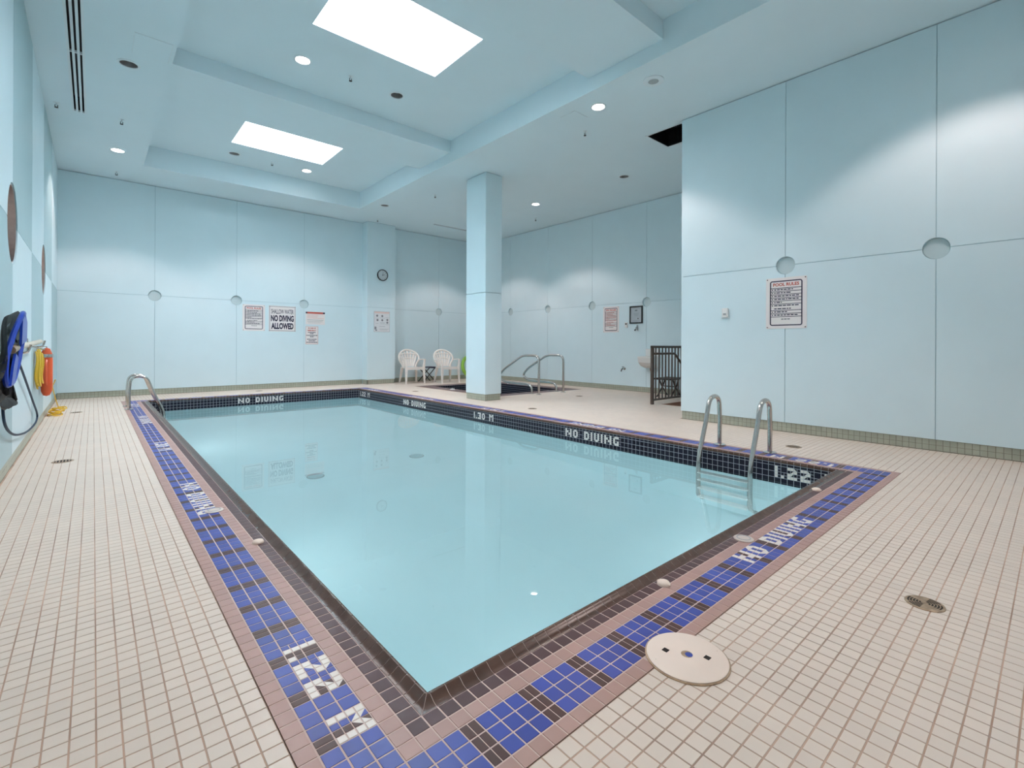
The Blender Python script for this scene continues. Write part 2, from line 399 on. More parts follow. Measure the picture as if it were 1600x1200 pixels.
# ------------------------------------------------------------------ walls of grooved panels with round recesses
def panel_poly(u0, u1, z0, z1, rn):
    """rectangle with quarter-circle bites; rn = radii at (u0,z0),(u1,z0),(u1,z1),(u0,z1)"""
    P = []; cs = [(u0, z0, 0.5, 0), (u1, z0, 1.0, 0.5), (u1, z1, 1.5, 1.0), (u0, z1, 2.0, 1.5)]
    for (cu, cz, a0, a1), r in zip(cs, rn):
        if r <= 0: P.append((cu, cz))
        else:
            g = 0.004
            for k in range(13):
                a = (a0 + (a1 - a0) * k / 12) * PI
                P.append((cu + r * math.cos(a), cz + r * math.sin(a)))
    return P
GR = 0.0036; PT = 0.034; ZP0, ZP1 = 0.112, ZC - 0.011
def panel_wall(name, org, U, N, joints, notch, ends=(0, 0), tilt=None, two_tone=False):
    """org: point of the wall line at u=0; N into the room"""
    U, N, O = Vector(U), Vector(N), Vector(org)
    P = lambda u, z, n: O + U * u + Vector((0, 0, z)) + N * n
    bk = MB()
    ua, ub = joints[0] - ends[0], joints[-1] + ends[1]
    big = {u: r for u, r in notch.items() if r > 0.2}
    if not big:
        bk.prism([(ua, -0.1), (ub, -0.1), (ub, ZC + .15), (ua, ZC + .15)], lambda p: P(p[0], p[1], -PT), lambda p: P(p[0], p[1], -PT - 0.05))
    else:
        xs = [ua] + [x for u, r in sorted(big.items()) for x in (u - r + .009, u + r - .009)] + [ub]
        for k in range(len(xs) - 1):
            a, b = xs[k], xs[k + 1]
            if k % 2 == 0:
                bk.add([P(a, -.1, -PT), P(b, -.1, -PT), P(b, ZC + .15, -PT), P(a, ZC + .15, -PT)], [(0, 1, 2, 3)])
            else:
                c = (a + b) / 2; r = (b - a) / 2; n = 24
                for s_, z in ((-1, -.1), (1, ZC + .15)):
                    vs = []
                    for q in range(n + 1):
                        an = PI * q / n; vs += [P(c - r * math.cos(an), ZG + s_ * r * math.sin(an), -PT), P(c - r * math.cos(an), z, -PT)]
                    bk.add(vs, [(2 * q, 2 * q + 1, 2 * q + 3, 2 * q + 2) for q in range(n)])
    root = struct(bk.build(name, 'groove'))
    for k in range(len(joints) - 1):
        a, b = joints[k], joints[k + 1]
        ra, rb = notch.get(a, 0), notch.get(b, 0)
        for lo, z0, z1, rn in ((True, ZP0, ZG - GR, (0, 0, rb, ra)), (False, ZG + GR, ZP1, (ra, rb, 0, 0))):
            t0, t1 = (0, 0) if not tilt else tilt[(2 * k + (0 if lo else 1)) % len(tilt)]
            ga = GR if k > 0 else 0.0; gb = GR if k < len(joints) - 2 else 0.0
            poly = panel_poly(a + ga, b - gb, z0, z1, rn)
            f = lambda p, n: P(p[0], p[1], n + t0 + (t1 - t0) * (p[0] - a) / (b - a))
            mb = MB().prism(poly, lambda p: f(p, -PT + 0.0005), lambda p: f(p, 0))
            mb.build('wall_panel', 'wall_teal' if two_tone and (k % 2 == 1) == lo else 'wall', root)
    js = MB(); S0, S1 = -PT - .001, -0.007                # shallow bed of the joints between the panels
    strip = lambda u0, u1, z0, z1: js.prism([(u0, z0), (u1, z0), (u1, z1), (u0, z1)], lambda p: P(p[0], p[1], S0), lambda p: P(p[0], p[1], S1))
    for k, u in enumerate(joints):
        r = notch.get(u, 0.0)
        if 0 < k < len(joints) - 1:
            strip(u - .006, u + .006, ZP0, ZG - r - (0 if r else .006)); strip(u - .006, u + .006, ZG + r + (0 if r else .006), ZP1)
        if k < len(joints) - 1: strip(u + r, joints[k + 1] - notch.get(joints[k + 1], 0.0), ZG - .006, ZG + .006)
    js.build('joint_strip', 'groove', root)
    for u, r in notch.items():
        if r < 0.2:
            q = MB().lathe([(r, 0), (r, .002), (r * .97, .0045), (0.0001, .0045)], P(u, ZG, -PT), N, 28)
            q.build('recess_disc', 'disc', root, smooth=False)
    return root
wall_back = panel_wall('wall_back', (0, YB, 0), (1, 0, 0), (0, -1, 0), [XL, 0.91, 2.337, 3.746, 5.40], {0.91: .1, 2.337: .1, 3.746: .1}, (.1, 0))
wall_back2 = panel_wall('wall_back_alcove', (0, YB, 0), (1, 0, 0), (0, -1, 0), [5.75, 7.473, XF], {7.473: .1}, (0, .1))
wall_right = panel_wall('wall_right', (XR, 0, 0), (0, 1, 0), (-1, 0, 0), [YF, -0.55, 0.79, 2.126, YE], {-0.55: .1, 0.79: .1, 2.126: .1}, (.1, -0.03))
wall_alc = panel_wall('wall_alcove_right', (XF, 0, 0), (0, 1, 0), (-1, 0, 0), [YE, 4.38, 5.871, 7.367, 8.857, 10.343, YB], {4.38: .1, 5.871: .1, 7.367: .1, 8.857: .1, 10.343: .1}, (0, .1))
# the left wall is a chequerboard of pale and teal panels
wall_left = panel_wall('wall_left', (XL, 0, 0), (0, 1, 0), (1, 0, 0), [YF, 0.76, 2.34, 3.92, 5.5, 7.08, 8.66, 10.24, YB], {5.5: .318, 8.66: .318}, (.1, .1), two_tone=True)
e = MB(); e.box(XR + 0.0005, YE - 0.03, 0.112, XF, YE, ZP1); e.box(XR + 0.02, YE - 0.08, -0.6, XF + .05, YE - 0.02, ZC + .15)
struct(e.build('wall_block_end', 'wall'))
e = MB().box(XL - .1, YF - .06, -.1, XR + .1, YF, ZC + .15); struct(e.build('wall_front', 'wall'))
# pilaster on the back wall
PLX0, PLX1, PLY = 5.185, 5.955, 11.50
e = MB().box(PLX0 + .012, PLY + .012, -.05, PLX1 - .012, YB + .02, ZC + .1)
pil = struct(e.build('wall_pilaster', 'groove'))
MB().box(PLX0, PLY, ZP0, PLX1, YB, ZG - GR).build('wall_panel', 'wall', pil)
MB().box(PLX0, PLY, ZG + GR, PLX1, YB, ZP1).build('wall_panel', 'wall', pil)
# portholes in the left wall
for k, y in enumerate((5.5, 8.66)):
    t = struct(MB().lathe([(.312, -.008), (.312, -.24), (.302, -.24), (.302, -.008), (.312, -.008)], (XL, y, ZG), (1, 0, 0), 48).build('window_%d' % (k + 3), 'brushed', smooth=True))
    MB().lathe([(.308, -.235), (.0001, -.235)], (XL, y, ZG), (1, 0, 0), 32).build('pane', 'clockf', t)
    MB().torus((XL - .228, y, ZG), .29, .012, (1, 0, 0), 40, 8).build('inner_rim', 'steel', t, smooth=True)

# ------------------------------------------------------------------ skirting tiles
def skirting(name, a, b, N, label=None):
    """two rows of sage tiles along the line a-b, faces looking along N"""
    a, b, N = Vector(a), Vector(b), Vector(N); L = (b - a).length; U = (b - a).normalized(); S = -0.010
    if U.cross(EZ).dot(N) < 0: a, b, U = b, a, -U
    mb = MB(); mb.prism([(0, -.01), (L, -.01), (L, .111), (0, .111)], lambda p: a + U * p[0] + EZ * p[1] + N * (S - .0012), lambda p: a + U * p[0] + EZ * p[1] + N * (S - .022))
    root = struct(mb.build(name, 'ggrout'))
    s = TileSet('skirting_tile', 'green', root)
    n = max(1, int(round(L / T))); p = L / n
    for i in range(n):
        for r in range(2):
            s.put(a + U * (i + .5) * p + EZ * (.004 + (r + .5) * .0525) + N * S, U, EZ, ('r', p - GAP, .0525 - GAP * .8))
    s.finish(); return root
skirting('baseboard_right', (XR, YF, 0), (XR, YE - .012, 0), (-1, 0, 0))
skirting('baseboard_left', (XL, YF, 0), (XL, YB, 0), (1, 0, 0))
skirting('baseboard_back', (XL, YB, 0), (PLX0, YB, 0), (0, -1, 0))
skirting('baseboard_pilaster', (PLX0 + .01, PLY, 0), (PLX1 - .01, PLY, 0), (0, -1, 0))
skirting('baseboard_pilaster_side', (PLX0, PLY + .01, 0), (PLX0, YB, 0), (-1, 0, 0))
skirting('baseboard_back_alcove', (PLX1, YB, 0), (XF, YB, 0), (0, -1, 0))
skirting('baseboard_alcove_right', (XF, 4.5, 0), (XF, YB, 0), (-1, 0, 0))

# ------------------------------------------------------------------ free-standing column
KX0, KX1, KY0, KY1 = 5.28, 5.66, 6.785, 7.375
cl = thing('column', 'square pale blue column standing on the deck between pool and spa', 'column', (5.47, 7.08, 0))
MB().bbox(KX0, KY0, .112, KX1, KY1, ZG - GR, .006).build('lower_shaft', 'wall', cl)
MB().bbox(KX0, KY0, ZG + GR, KX1, KY1, ZP1, .006).build('upper_shaft', 'wall', cl)
MB().box(KX0 + .02, KY0 + .02, 0, KX1 - .02, KY1 - .02, ZC + .01).build('core', 'groove', cl)
for (a, b, N) in (((KX0 + .012, KY0, 0), (KX1 - .012, KY0, 0), EY * -1), ((KX0, KY0 + .012, 0), (KX0, KY1 - .012, 0), EX * -1), ((KX1, KY0 + .012, 0), (KX1, KY1 - .012, 0), EX), ((KX0 + .012, KY1, 0), (KX1 - .012, KY1, 0), EY)):
    a, b = Vector(a), Vector(b); U = (b - a).normalized(); L = (b - a).length
    if U.cross(EZ).dot(N) < 0: a, b, U = b, a, -U
    s = TileSet('skirting_tile', 'green', cl); n = round(L / T); p = L / n
    for i in range(n):
        for r in range(2): s.put(a + U * (i + .5) * p + EZ * (.004 + (r + .5) * .0525) - N * .010, U, EZ, ('r', p - GAP, .0525 - GAP * .8))
    s.finish()
MB().box(KX0 + .0125, KY0 + .0125, 0, KX1 - .0125, KY1 - .0125, .112).build('skirting_bed', 'ggrout', cl)

# ------------------------------------------------------------------ ceiling with coffer, beams and skylights
LMAIN = [(0.287, 6.85, False), (0.287, 10.025, True), (4.949, 3.98, True), (7.331, 7.633, True), (4.892, 9.964, False), (7.34, 10.02, True), (4.94, 0.45, True), (0.287, 3.70, False), (0.287, 0.55, True), (7.34, 5.3, False)]  # the lit one over the left deck corner is invented, out of view
s9 = 3.49 / 3.6
LCOF = [(1.983 * s9, 6.33 * s9, True), (3.283 * s9, 6.317 * s9, False), (1.992 * s9, 10.291 * s9, False), (3.316 * s9, 10.307 * s9, True), (1.92, 2.0, True), (3.2, 2.0, False)]  # the near coffer's lit lamp is unseen, added for general light
SKY = [(1.785, 8.42, 3.33, 9.44), (1.785, 4.35, 3.33, 5.37)]
VENT = (6.175, 3.50, 6.755, 4.055)
SL1 = (-0.212, 5.4, -0.088, 8.70); SL2 = (6.60, 10.615, 8.2, 10.685)
mb = MB(); LR = .088
plate(mb, XL - .08, YF - .08, XF + .08, YB + .08, ZC, [(C1, CYA, C2, CYB), VENT, SL1, SL2], [(x, y, LR) for x, y, l in LMAIN])
for x, y in ((C1, 1), (C2, 1)): mb.add([(x, CYA, ZC), (x, CYB, ZC), (x, CYB, ZK), (x, CYA, ZK)], [(0, 1, 2, 3)])
for y in (CYA, CYB): mb.add([(C1, y, ZC), (C2, y, ZC), (C2, y, ZK), (C1, y, ZK)], [(0, 1, 2, 3)])
plate(mb, C1, CYA, C2, CYB, ZK, SKY, [(x, y, LR) for x, y, l in LCOF])
ceiling = struct(mb.build('ceiling', 'ceil', fix=False))
MB().box(C1, 6.87, ZB, C2, 7.89, ZK + .02).build('ceiling_beam', 'ceil', ceiling)
MB().box(C1, 2.81, ZB, C2, 3.834, ZK + .02).build('ceiling_beam', 'ceil', ceiling)
for k, (a, b, c, d) in enumerate(SKY):
    z1 = 5.05; mb = MB()
    mb.add([(a, b, ZK), (c, b, ZK), (c, d, ZK), (a, d, ZK), (a, b, z1), (c, b, z1), (c, d, z1), (a, d, z1)], [(0, 1, 5, 4), (1, 2, 6, 5), (2, 3, 7, 6), (3, 0, 4, 7)])
    t = struct(mb.build('window_%d' % (k + 1), 'trim', fix=False))
    MB().add([(a - .02, b - .02, z1 + .004), (a - .02, d + .02, z1 + .004), (c + .02, d + .02, z1 + .004), (c + .02, b - .02, z1 + .004)], [(0, 1, 2, 3)]).build('pane', 'glass', t, fix=False)
    fr = MB()
    for q in ((a - .06, b - .06, c + .06, b), (a - .06, d, c + .06, d + .06), (a - .06, b, a, d), (c, b, c + .06, d)): fr.box(q[0], q[1], z1 - .0, q[2], q[3], z1 + .05)
    fr.build('frame', 'trim', t)
    ld = bpy.data.lights.new('sky_portal', 'AREA'); ld.shape = 'RECTANGLE'; ld.size = c - a; ld.size_y = d - b
    ld.cycles.is_portal = True
    lo = bpy.data.objects.new('sky_portal', ld); col.objects.link(lo); lo.location = ((a + c) / 2, (b + d) / 2, z1 + .1); lo['kind'] = 'structure'

# ------------------------------------------------------------------ recessed downlights
def downlight(x, y, z, lit, label, group):
    t = thing('downlight', label, 'downlight', (x, y, z), group=group)
    MB().lathe([(LR + .018, .0), (LR + .018, -.004), (LR - .004, -.007), (LR - .008, -.002), (LR - .006, .004)], (x, y, z), (0, 0, 1), 32).build('trim_ring', 'trim', t, smooth=True)
    if lit:
        MB().lathe([(LR - .004, .0), (LR - .012, .035)], (x, y, z), (0, 0, 1), 32).build('reflector', 'whitep', t, smooth=True)
        MB().lathe([(LR - .01, .03), (.0001, .03)], (x, y, z), (0, 0, 1), 32).build('lens', 'lamp', t)
        ld = bpy.data.lights.new('lamp', 'SPOT'); ld.energy = SPOT_W; ld.color = SPOT_COL
        ld.spot_size = math.radians(111); ld.spot_blend = 0.32; ld.shadow_soft_size = 0.05
        lo = bpy.data.objects.new('lamp', ld); col.objects.link(lo); lo.parent = t; lo.location = (0, 0, -0.012)
    else:
        MB().lathe([(LR - .004, .0), (LR - .008, .03), (LR - .018, .075), (.0001, .085)], (x, y, z), (0, 0, 1), 32).build('reflector', 'can', t, smooth=True)
        MB().lathe([(.0001, .035), (.03, .04), (.042, .055), (.03, .085)], (x, y, z), (0, 0, 1), 20).build('bulb', 'midgrey', t, smooth=True)
where = {0: 'above the left deck beside the slot diffuser', 1: 'in the ceiling corner by the back wall', 2: 'in the soffit beside the ceiling speaker', 3: 'in the ceiling above the spa rails',
         4: 'in the soffit between coffer and pilaster', 5: 'in the ceiling above the far side of the spa', 6: 'in the soffit washing the right wall', 7: 'above the left deck by the portholes', 8: 'added out of view above the left deck corner', 9: 'in the ceiling over the stair rail'}
for k, (x, y, l) in enumerate(LMAIN): downlight(x, y, ZC, l, ('lit' if l else 'unlit') + ' round recessed downlight ' + where[k], 'recessed downlights')
where = ['by the beam in the middle coffer', 'by the beam in the middle coffer', 'between skylight and back wall in the far coffer', 'between skylight and back wall in the far coffer', 'added out of view in the near coffer', 'added out of view in the near coffer']
for k, (x, y, l) in enumerate(LCOF): downlight(x, y, ZK, l, ('lit' if l else 'unlit') + ' round recessed downlight ' + where[k], 'recessed downlights')

# ------------------------------------------------------------------ the pool
pool = thing('swimming_pool', 'rectangular indoor pool of pale blue water with tiled blue border', 'pool', (PX0, PY0, 0))
# ground slab of the border (grout), basin, water
mb = MB(); plate(mb, PX0, PY0, PX1, PY1, -.0012, [(QX0 - T * .6, QY0 - T * .6, QX1 + T * .6, QY1 + T * .6)])
mb.build('border_bed', 'pgrout', pool, fix=False)
ZF = -1.30; mb = MB()
bx = 0.0012
b0 = (QX0 - bx, QY0 - bx, QX1 + bx, QY1 + bx)
ring = [(b0[0], b0[1]), (b0[2], b0[1]), (b0[2], b0[3]), (b0[0], b0[3])]
mb.add([(x, y, -.2395) for x, y in ring] + [(x, y, ZF) for x, y in ring], [(4, 5, 6, 7), (0, 1, 5, 4), (1, 2, 6, 5), (2, 3, 7, 6), (3, 0, 4, 7)])
mb.build('basin', 'plaster', pool)
mb = MB(); mb.add([(x, y, .004) for x, y in ring] + [(x, y, -.2395) for x, y in ring], [(0, 1, 5, 4), (1, 2, 6, 5), (2, 3, 7, 6), (3, 0, 4, 7)])
mb.build('waterline_bed', 'wgrout', pool, fix=False)
wm = MB().add([(b0[0], b0[1], WATER), (b0[2], b0[1], WATER), (b0[2], b0[3], WATER), (b0[0], b0[3], WATER)], [(0, 1, 2, 3)])
tag(wm.build('water', 'water', pool, fix=False), 'still pale turquoise pool water')

FONT = {'N': ['#..#', '##.#', '#.##', '#..#'], 'O': ['s#a', '#.#', '#.#', 'w#q'], 'D': ['##a', '#.#', '#.#', '##q'], 'I': ['#'] * 4,
        'V': ['#.#', '#.#', '#.#', 'w#q'], 'G': ['s##', '#..', '#.#', 'w##'], 'M': ['#as#', '#wq#', '#..#', '#..#'], '1': ['#'] * 4,
        '.': ['.', '.', '.', '#'], '2': ['##a', '.s#', '#q.', '###'], '3': ['###', '.s#', '.w#', '###'], '0': ['s#a', '#.#', '#.#', 'w#q'], ' ': ['..'] * 4}
def bitmap(text):
    rows = ['', '', '', '']
    for ch in text:
        g = FONT[ch]
        for r in range(4): rows[r] += g[r] + '.'
    return [r[:-1] for r in rows]
BM = {t: bitmap(t) for t in ('NO DIVING', '1.22 M', '1.30 M')}
pk = TileSet('pink_tile', 'pink', pool); bl = TileSet('blue_tile', 'blue', pool); br = TileSet('brown_tile', 'brown', pool)
dk = TileSet('plum_tile', 'plum', pool); lt = TileSet('letter_tile', 'letter', pool); nv = TileSet('waterline_tile', 'navy', pool)
H = T / 2; PG = .0046; ts = T - PG; hs = H - PG * .62
# deck lettering: half-tile cells (hi,hj) -> code, per side
letters = {}
def deck_text(side, start, text):
    bm = BM[text]
    for r in range(4):
        for c, ch in enumerate(bm[r]):
            d = 7 - r                                     # half-tiles in from the outer edge (rows of tiles 2 and 3)
            if side == 'L': letters[(d, start - 1 - c)] = (ch, 'L')
            if side == 'F': letters[(start + c, d)] = (ch, 'F')
            if side == 'R': letters[(2 * NX - 1 - d, start + c)] = (ch, 'R')
for st, tx in ((33, '1.22 M'), (130, 'NO DIVING'), (205, '1.30 M'), (297, 'NO DIVING'), (368, '1.22 M')): deck_text('L', st, tx)
deck_text('F', 76, 'NO DIVING')
for st, tx in ((17, '1.22 M'), (100, 'NO DIVING'), (187, '1.30 M'), (264, 'NO DIVING'), (352, '1.22 M')): deck_text('R', st, tx)
AX = {'L': (-EY, EX), 'F': (EX, EY), 'R': (EY, -EX)}
skip = lambda x, y: math.hypot(x - LID[0], y - LID[1]) < LID[2] - 0.02
for i in range(NX):
    for j in range(NY):
        k = min(i, NX - 1 - i, j, NY - 1 - j)
        if k > 5: continue
        x, y = PX0 + (i + .5) * T, PY0 + (j + .5) * T
        if skip(x, y): continue
        if k in (0, 4): pk.put((x, y, 0), EX, EY, ('r', ts + .0012, ts + .0012)); continue
        if k == 5: dk.put((x, y, 0), EX, EY, ('r', ts, ts)); continue
        alongx = (min(j, NY - 1 - j) == k)
        idx = i if alongx else j
        isb = (idx % 4 == 3) and 4 <= idx < (NX if alongx else NY) - 4
        cells = [(2 * i + a, 2 * j + b) for a in (0, 1) for b in (0, 1)]
        hit = [c for c in cells if letters.get(c, ('.',))[0] != '.']
        if not hit:
            if not isb: bl.put((x, y, 0), EX, EY, ('r', ts, ts))
            else:
                for s_ in (-.5, .5):
                    if alongx: br.put((x + s_ * H, y, 0), EX, EY, ('r', hs, ts))
                    else: br.put((x, y + s_ * H, 0), EX, EY, ('r', ts, hs))
        else:
            for c in cells:
                cx, cy = PX0 + (c[0] + .5) * H, PY0 + (c[1] + .5) * H
                ch, side = letters.get(c, ('.', None)); bset = br if isb else bl
                if ch == '.': bset.put((cx, cy, 0), EX, EY, ('r', hs, hs))
                elif ch == '#': lt.put((cx, cy, 0), EX, EY, ('r', hs, hs))
                else:
                    u, v = AX[side]; lt.put((cx, cy, 0), u, v, ('t', ch, hs))
                    bset.put((cx, cy, 0), u, v, ('t', dict(q='s', s='q', a='w', w='a')[ch], hs))
# waterline tiles: rows of z, text in the second and third rows
ZR = [(-.0363, -.012), (-.0871, -.0363), (-.1379, -.0871), (-.1887, -.1379), (-.2395, -.1887)]
def waterline(org, U, N, n, texts):
    U, N, org = Vector(U), Vector(N), Vector(org); lets = {}
    for st, tx in texts:
        for r in range(4):
            for c, ch in enumerate(BM[tx][r]): lets[(st + c, r)] = ch
    for i in range(n):
        for r, (z0, z1) in enumerate(ZR):
            ce = org + U * (i + .5) * T + EZ * (z0 + z1) / 2
            cells = [(2 * i + a, 2 * (r - 1) + b) for a in (0, 1) for b in (0, 1)]
            if r in (1, 2) and any(lets.get(c, '.') != '.' for c in cells):
                for c in cells:
                    p = org + U * (c[0] + .5) * H + EZ * (ZR[1][1] - (c[1] + .5) * H); ch = lets.get(c, '.')
                    if ch == '.': nv.put(p, U, EZ, ('r', hs, hs))
                    elif ch == '#': lt.put(p, U, EZ, ('r', hs, hs))
                    else: lt.put(p, U, EZ, ('t', ch, hs)); nv.put(p, U, EZ, ('t', dict(q='s', s='q', a='w', w='a')[ch], hs))
            else: nv.put(ce, U, EZ, ('r', ts + .001, z1 - z0 - PG + .001))
hy = lambda y: int(round((QY1 - y) / H))
waterline((QX1, QY1, 0), (0, -1, 0), (-1, 0, 0), NY - 14, [(hy(10.27), '1.22 M'), (hy(8.30), 'NO DIVING'), (hy(6.04), '1.30 M'), (hy(4.10), 'NO DIVING'), (hy(1.63), '1.22 M')])
waterline((QX0, QY1, 0), (1, 0, 0), (0, -1, 0), NX - 14, [(int(round((2.08 - QX0) / H)), 'NO DIVING')])
waterline((QX0, QY0, 0), (0, 1, 0), (1, 0, 0), NY - 14, [])
waterline((QX1, QY0, 0), (-1, 0, 0), (0, 1, 0), NX - 14, [])
for s in (pk, bl, br, dk, lt, nv): s.finish()
# raised bullnose lip
PROF = [(-.02, -.003), (.0, -.0004), (.2, .0005), (.4, .004), (.58, .010), (.72, .0148), (.84, .0165), (.93, .015), (1.0, .0095), (1.03, .002), (1.03, -.0095), (.98, -.0105)]
bul = []
def bull_piece(org, U, V, l, mitre0=False, mitre1=False):
    """U along the edge, V towards the water"""
    mb = MB(); n = len(PROF); g = GAP * .32
    vs = []
    for e_ in (0, 1):
        for t, z in PROF:
            m = t * T
            u = (g if e_ == 0 else l - g)
            if mitre0 and e_ == 0: u = min(m + g, l - g)
            if mitre1 and e_ == 1: u = max(l - m - g, g)
            vs.append((u, m, z))
    fs = [(i, i + 1, n + i + 1, n + i) for i in range(n - 1)] + [tuple(range(n)), tuple(range(2 * n - 1, n - 1, -1))]
    bul.append((Vector(org), Vector(U), Vector(V), vs, fs, (mitre0, mitre1)))
ax0, ay0, ax1, ay1 = PX0 + 6 * T, PY0 + 6 * T, PX1 - 6 * T, PY1 - 6 * T
for (o_, U, V, n) in (((ax0, ay0, 0), EX, EY, NX - 12), ((ax0, ay1, 0), -EY, EX, NY - 12), ((ax1, ay1, 0), -EX, -EY, NX - 12), ((ax1, ay0, 0), EY, -EX, NY - 12)):
    for i in range(n): bull_piece(Vector(o_) + U * i * T, U, V, T, i == 0, i == n - 1)
bul.sort(key=lambda b: (b[0] + b[1] * T / 2 - Vector((0, 0, 1))).length)
rest = MB(); cnt = 0; bm_cache = {}
for (o_, U, V, vs, fs, mt) in bul:
    pr = proj(o_ + U * T / 2)
    if cnt < 300 and pr and -40 < pr[0] < 1640 and -40 < pr[1] < 1240:
        if mt not in bm_cache:
            me = MB().add(vs, fs).mesh('bullnose_tile', 'bull', smooth=True); bm_cache[mt] = me
        ob = bpy.data.objects.new('bullnose_tile', bm_cache[mt]); col.objects.link(ob); ob.parent = pool
        c_ = o_ - pool.location
        ob.matrix_local = Matrix(((U.x, V.x, 0, c_.x), (U.y, V.y, 0, c_.y), (0, 0, 1, c_.z), (0, 0, 0, 1))); cnt += 1
    else: rest.add([o_ + U * a + V * b + EZ * c for a, b, c in vs], fs)
if rest.v: rest.build('bullnose_tile_field', 'bull', pool)['kind'] = 'stuff'
gb = MB()                                              # grout under the lip
n = len(PROF)
for (o_, U, V, L) in (((ax0, ay0, 0), EX, EY, (NX - 12) * T), ((ax0, ay1, 0), -EY, EX, (NY - 12) * T), ((ax1, ay1, 0), -EX, -EY, (NX - 12) * T), ((ax1, ay0, 0), EY, -EX, (NY - 12) * T)):
    o_ = Vector(o_); k = .0014
    P0 = [(min(t, 1.0) * T - (k if t > .9 else 0), z - k) for t, z in PROF]
    vs = [o_ + U * m + V * m + EZ * z for m, z in P0] + [o_ + U * (L - m) + V * m + EZ * z for m, z in P0]
    gb.add(vs, [(i, i + 1, n + i + 1, n + i) for i in range(n - 1)])
gb.build('lip_bed', 'pgrout', pool, smooth=True, fix=False)
# added lamps on the unseen near and left pool walls, to brighten the water
for (p, N) in (((1.7, QY0, -.62), EY), ((3.5, QY0, -.62), EY), ((QX0, 3.6, -.62), EX), ((QX0, 7.6, -.62), EX)):
    p = Vector(p); lp = MB().lathe([(.14, -.002), (.14, .012), (.115, .02), (.11, .01)], p, N, 28).build('added_pool_lamp', 'steel', pool, smooth=True)
    MB().lathe([(.112, .008), (.0001, .012)], p, N, 24).build('lens', 'poolfill', lp, smooth=True)
    ld = bpy.data.lights.new('added_pool_light', 'AREA'); ld.shape = 'DISK'; ld.size = .2; ld.energy = POOL_FILL_W; ld.color = (.82, .97, 1.0)
    lo = bpy.data.objects.new('added_pool_light', ld); col.objects.link(lo); lo.parent = pool
    lo.matrix_local = Matrix.Translation(p + N * .03 - pool.location) @ N.to_track_quat('-Z', 'Y').to_matrix().to_4x4()
# main drains on the pool floor
for x, y in ((1.88, 5.5), (3.18, 5.53)):
    d = MB().lathe([(.095, 0), (.095, .010), (.08, .018), (.0001, .022)], (x, y, ZF), (0, 0, 1), 28).build('floor_drain', 'drainp', pool, smooth=True)
    MB().torus((x, y, ZF + .010), .088, .006, n=28, k=6).build('drain_rim', 'midgrey', d, smooth=True)

# ------------------------------------------------------------------ ceiling fittings
def grille_box(t, a, b, c, d, z, h):
    mb = MB(); mb.add([(a, b, z), (c, b, z), (c, d, z), (a, d, z), (a, b, z + h), (c, b, z + h), (c, d, z + h), (a, d, z + h)], [(0, 1, 5, 4), (1, 2, 6, 5), (2, 3, 7, 6), (3, 0, 4, 7), (4, 5, 6, 7)])
    return mb.build('duct', 'dark', t, fix=False)
t = thing('air_grille', 'dark square air return grille in the ceiling beside the right wall', 'vent', (VENT[0], VENT[1], ZC))
grille_box(t, *VENT, ZC, .25)
fr = MB(); a, b, c, d = VENT
for q in ((a - .02, b - .02, c + .02, b + .004), (a - .02, d - .004, c + .02, d + .02), (a - .02, b, a + .004, d), (c - .004, b, c + .02, d)): fr.box(q[0], q[1], ZC - .006, q[2], q[3], ZC + .002)
fr.build('frame', 'trim', t)
for k in range(18):
    y = b + .02 + k * (d - b - .04) / 17
    MB().add([(a, y - .012, ZC), (c, y - .012, ZC), (c, y + .006, ZC + .02), (a, y + .006, ZC + .02)], [(0, 1, 2, 3)]).build('blade', 'dark', t)
t = thing('slot_diffuser', 'long three-slot linear air diffuser above the left deck', 'vent', (SL1[0], SL1[1], ZC))
grille_box(t, *SL1, ZC, .2)
a, b, c, d = SL1; wd = c - a
for k in range(4): x = a + wd * k / 3; MB().box(x - .011, b, ZC - .006, x + .011, d, ZC + .02).build('rail', 'trim', t)
for y in (b, 6.95, d): MB().box(a - .01, y - .012, ZC - .007, c + .01, y + .012, ZC + .015).build('cross_bar', 'trim', t)
t = thing('slot_diffuser', 'narrow single-slot air diffuser in the ceiling behind the column', 'vent', (SL2[0], SL2[1], ZC))
grille_box(t, *SL2, ZC, .2)
a, b, c, d = SL2
for y in (b, d): MB().box(a - .01, y - .008, ZC - .005, c + .01, y + .008, ZC + .01).build('rail', 'trim', t)
t = thing('ceiling_speaker', 'round pale grey ceiling speaker beside the lit soffit downlight', 'speaker', (4.941, 3.158, ZC))
MB().lathe([(.12, .001), (.12, -.008), (.105, -.014), (.06, -.012)], (4.941, 3.158, ZC), n=36).build('rim', 'trim', t, smooth=True)
MB().lathe([(.062, -.010), (.045, -.016), (.0001, -.017)], (4.941, 3.158, ZC), n=28).build('grille', 'midgrey', t, smooth=True)
for (x0, y0, x1, y1, nm) in ((4.79, 4.25, 5.06, 4.52, 'square flush access hatch in the soffit beside a lit downlight'), (.30, 6.1, .62, 6.55, 'square flush access hatch in the ceiling above the left deck')):
    t = thing('access_hatch', nm, 'hatch', (x0, y0, ZC))
    MB().box(x0 + .006, y0 + .006, ZC - .004, x1 - .006, y1 - .006, ZC + .001).build('panel', 'ceil', t)
    fr = MB()
    for q in ((x0, y0, x1, y0 + .004), (x0, y1 - .004, x1, y1), (x0, y0, x0 + .004, y1), (x1 - .004, y0, x1, y1)): fr.box(*q[:2], ZC - .003, *q[2:], ZC + .001)
    fr.build('frame', 'trim', t)
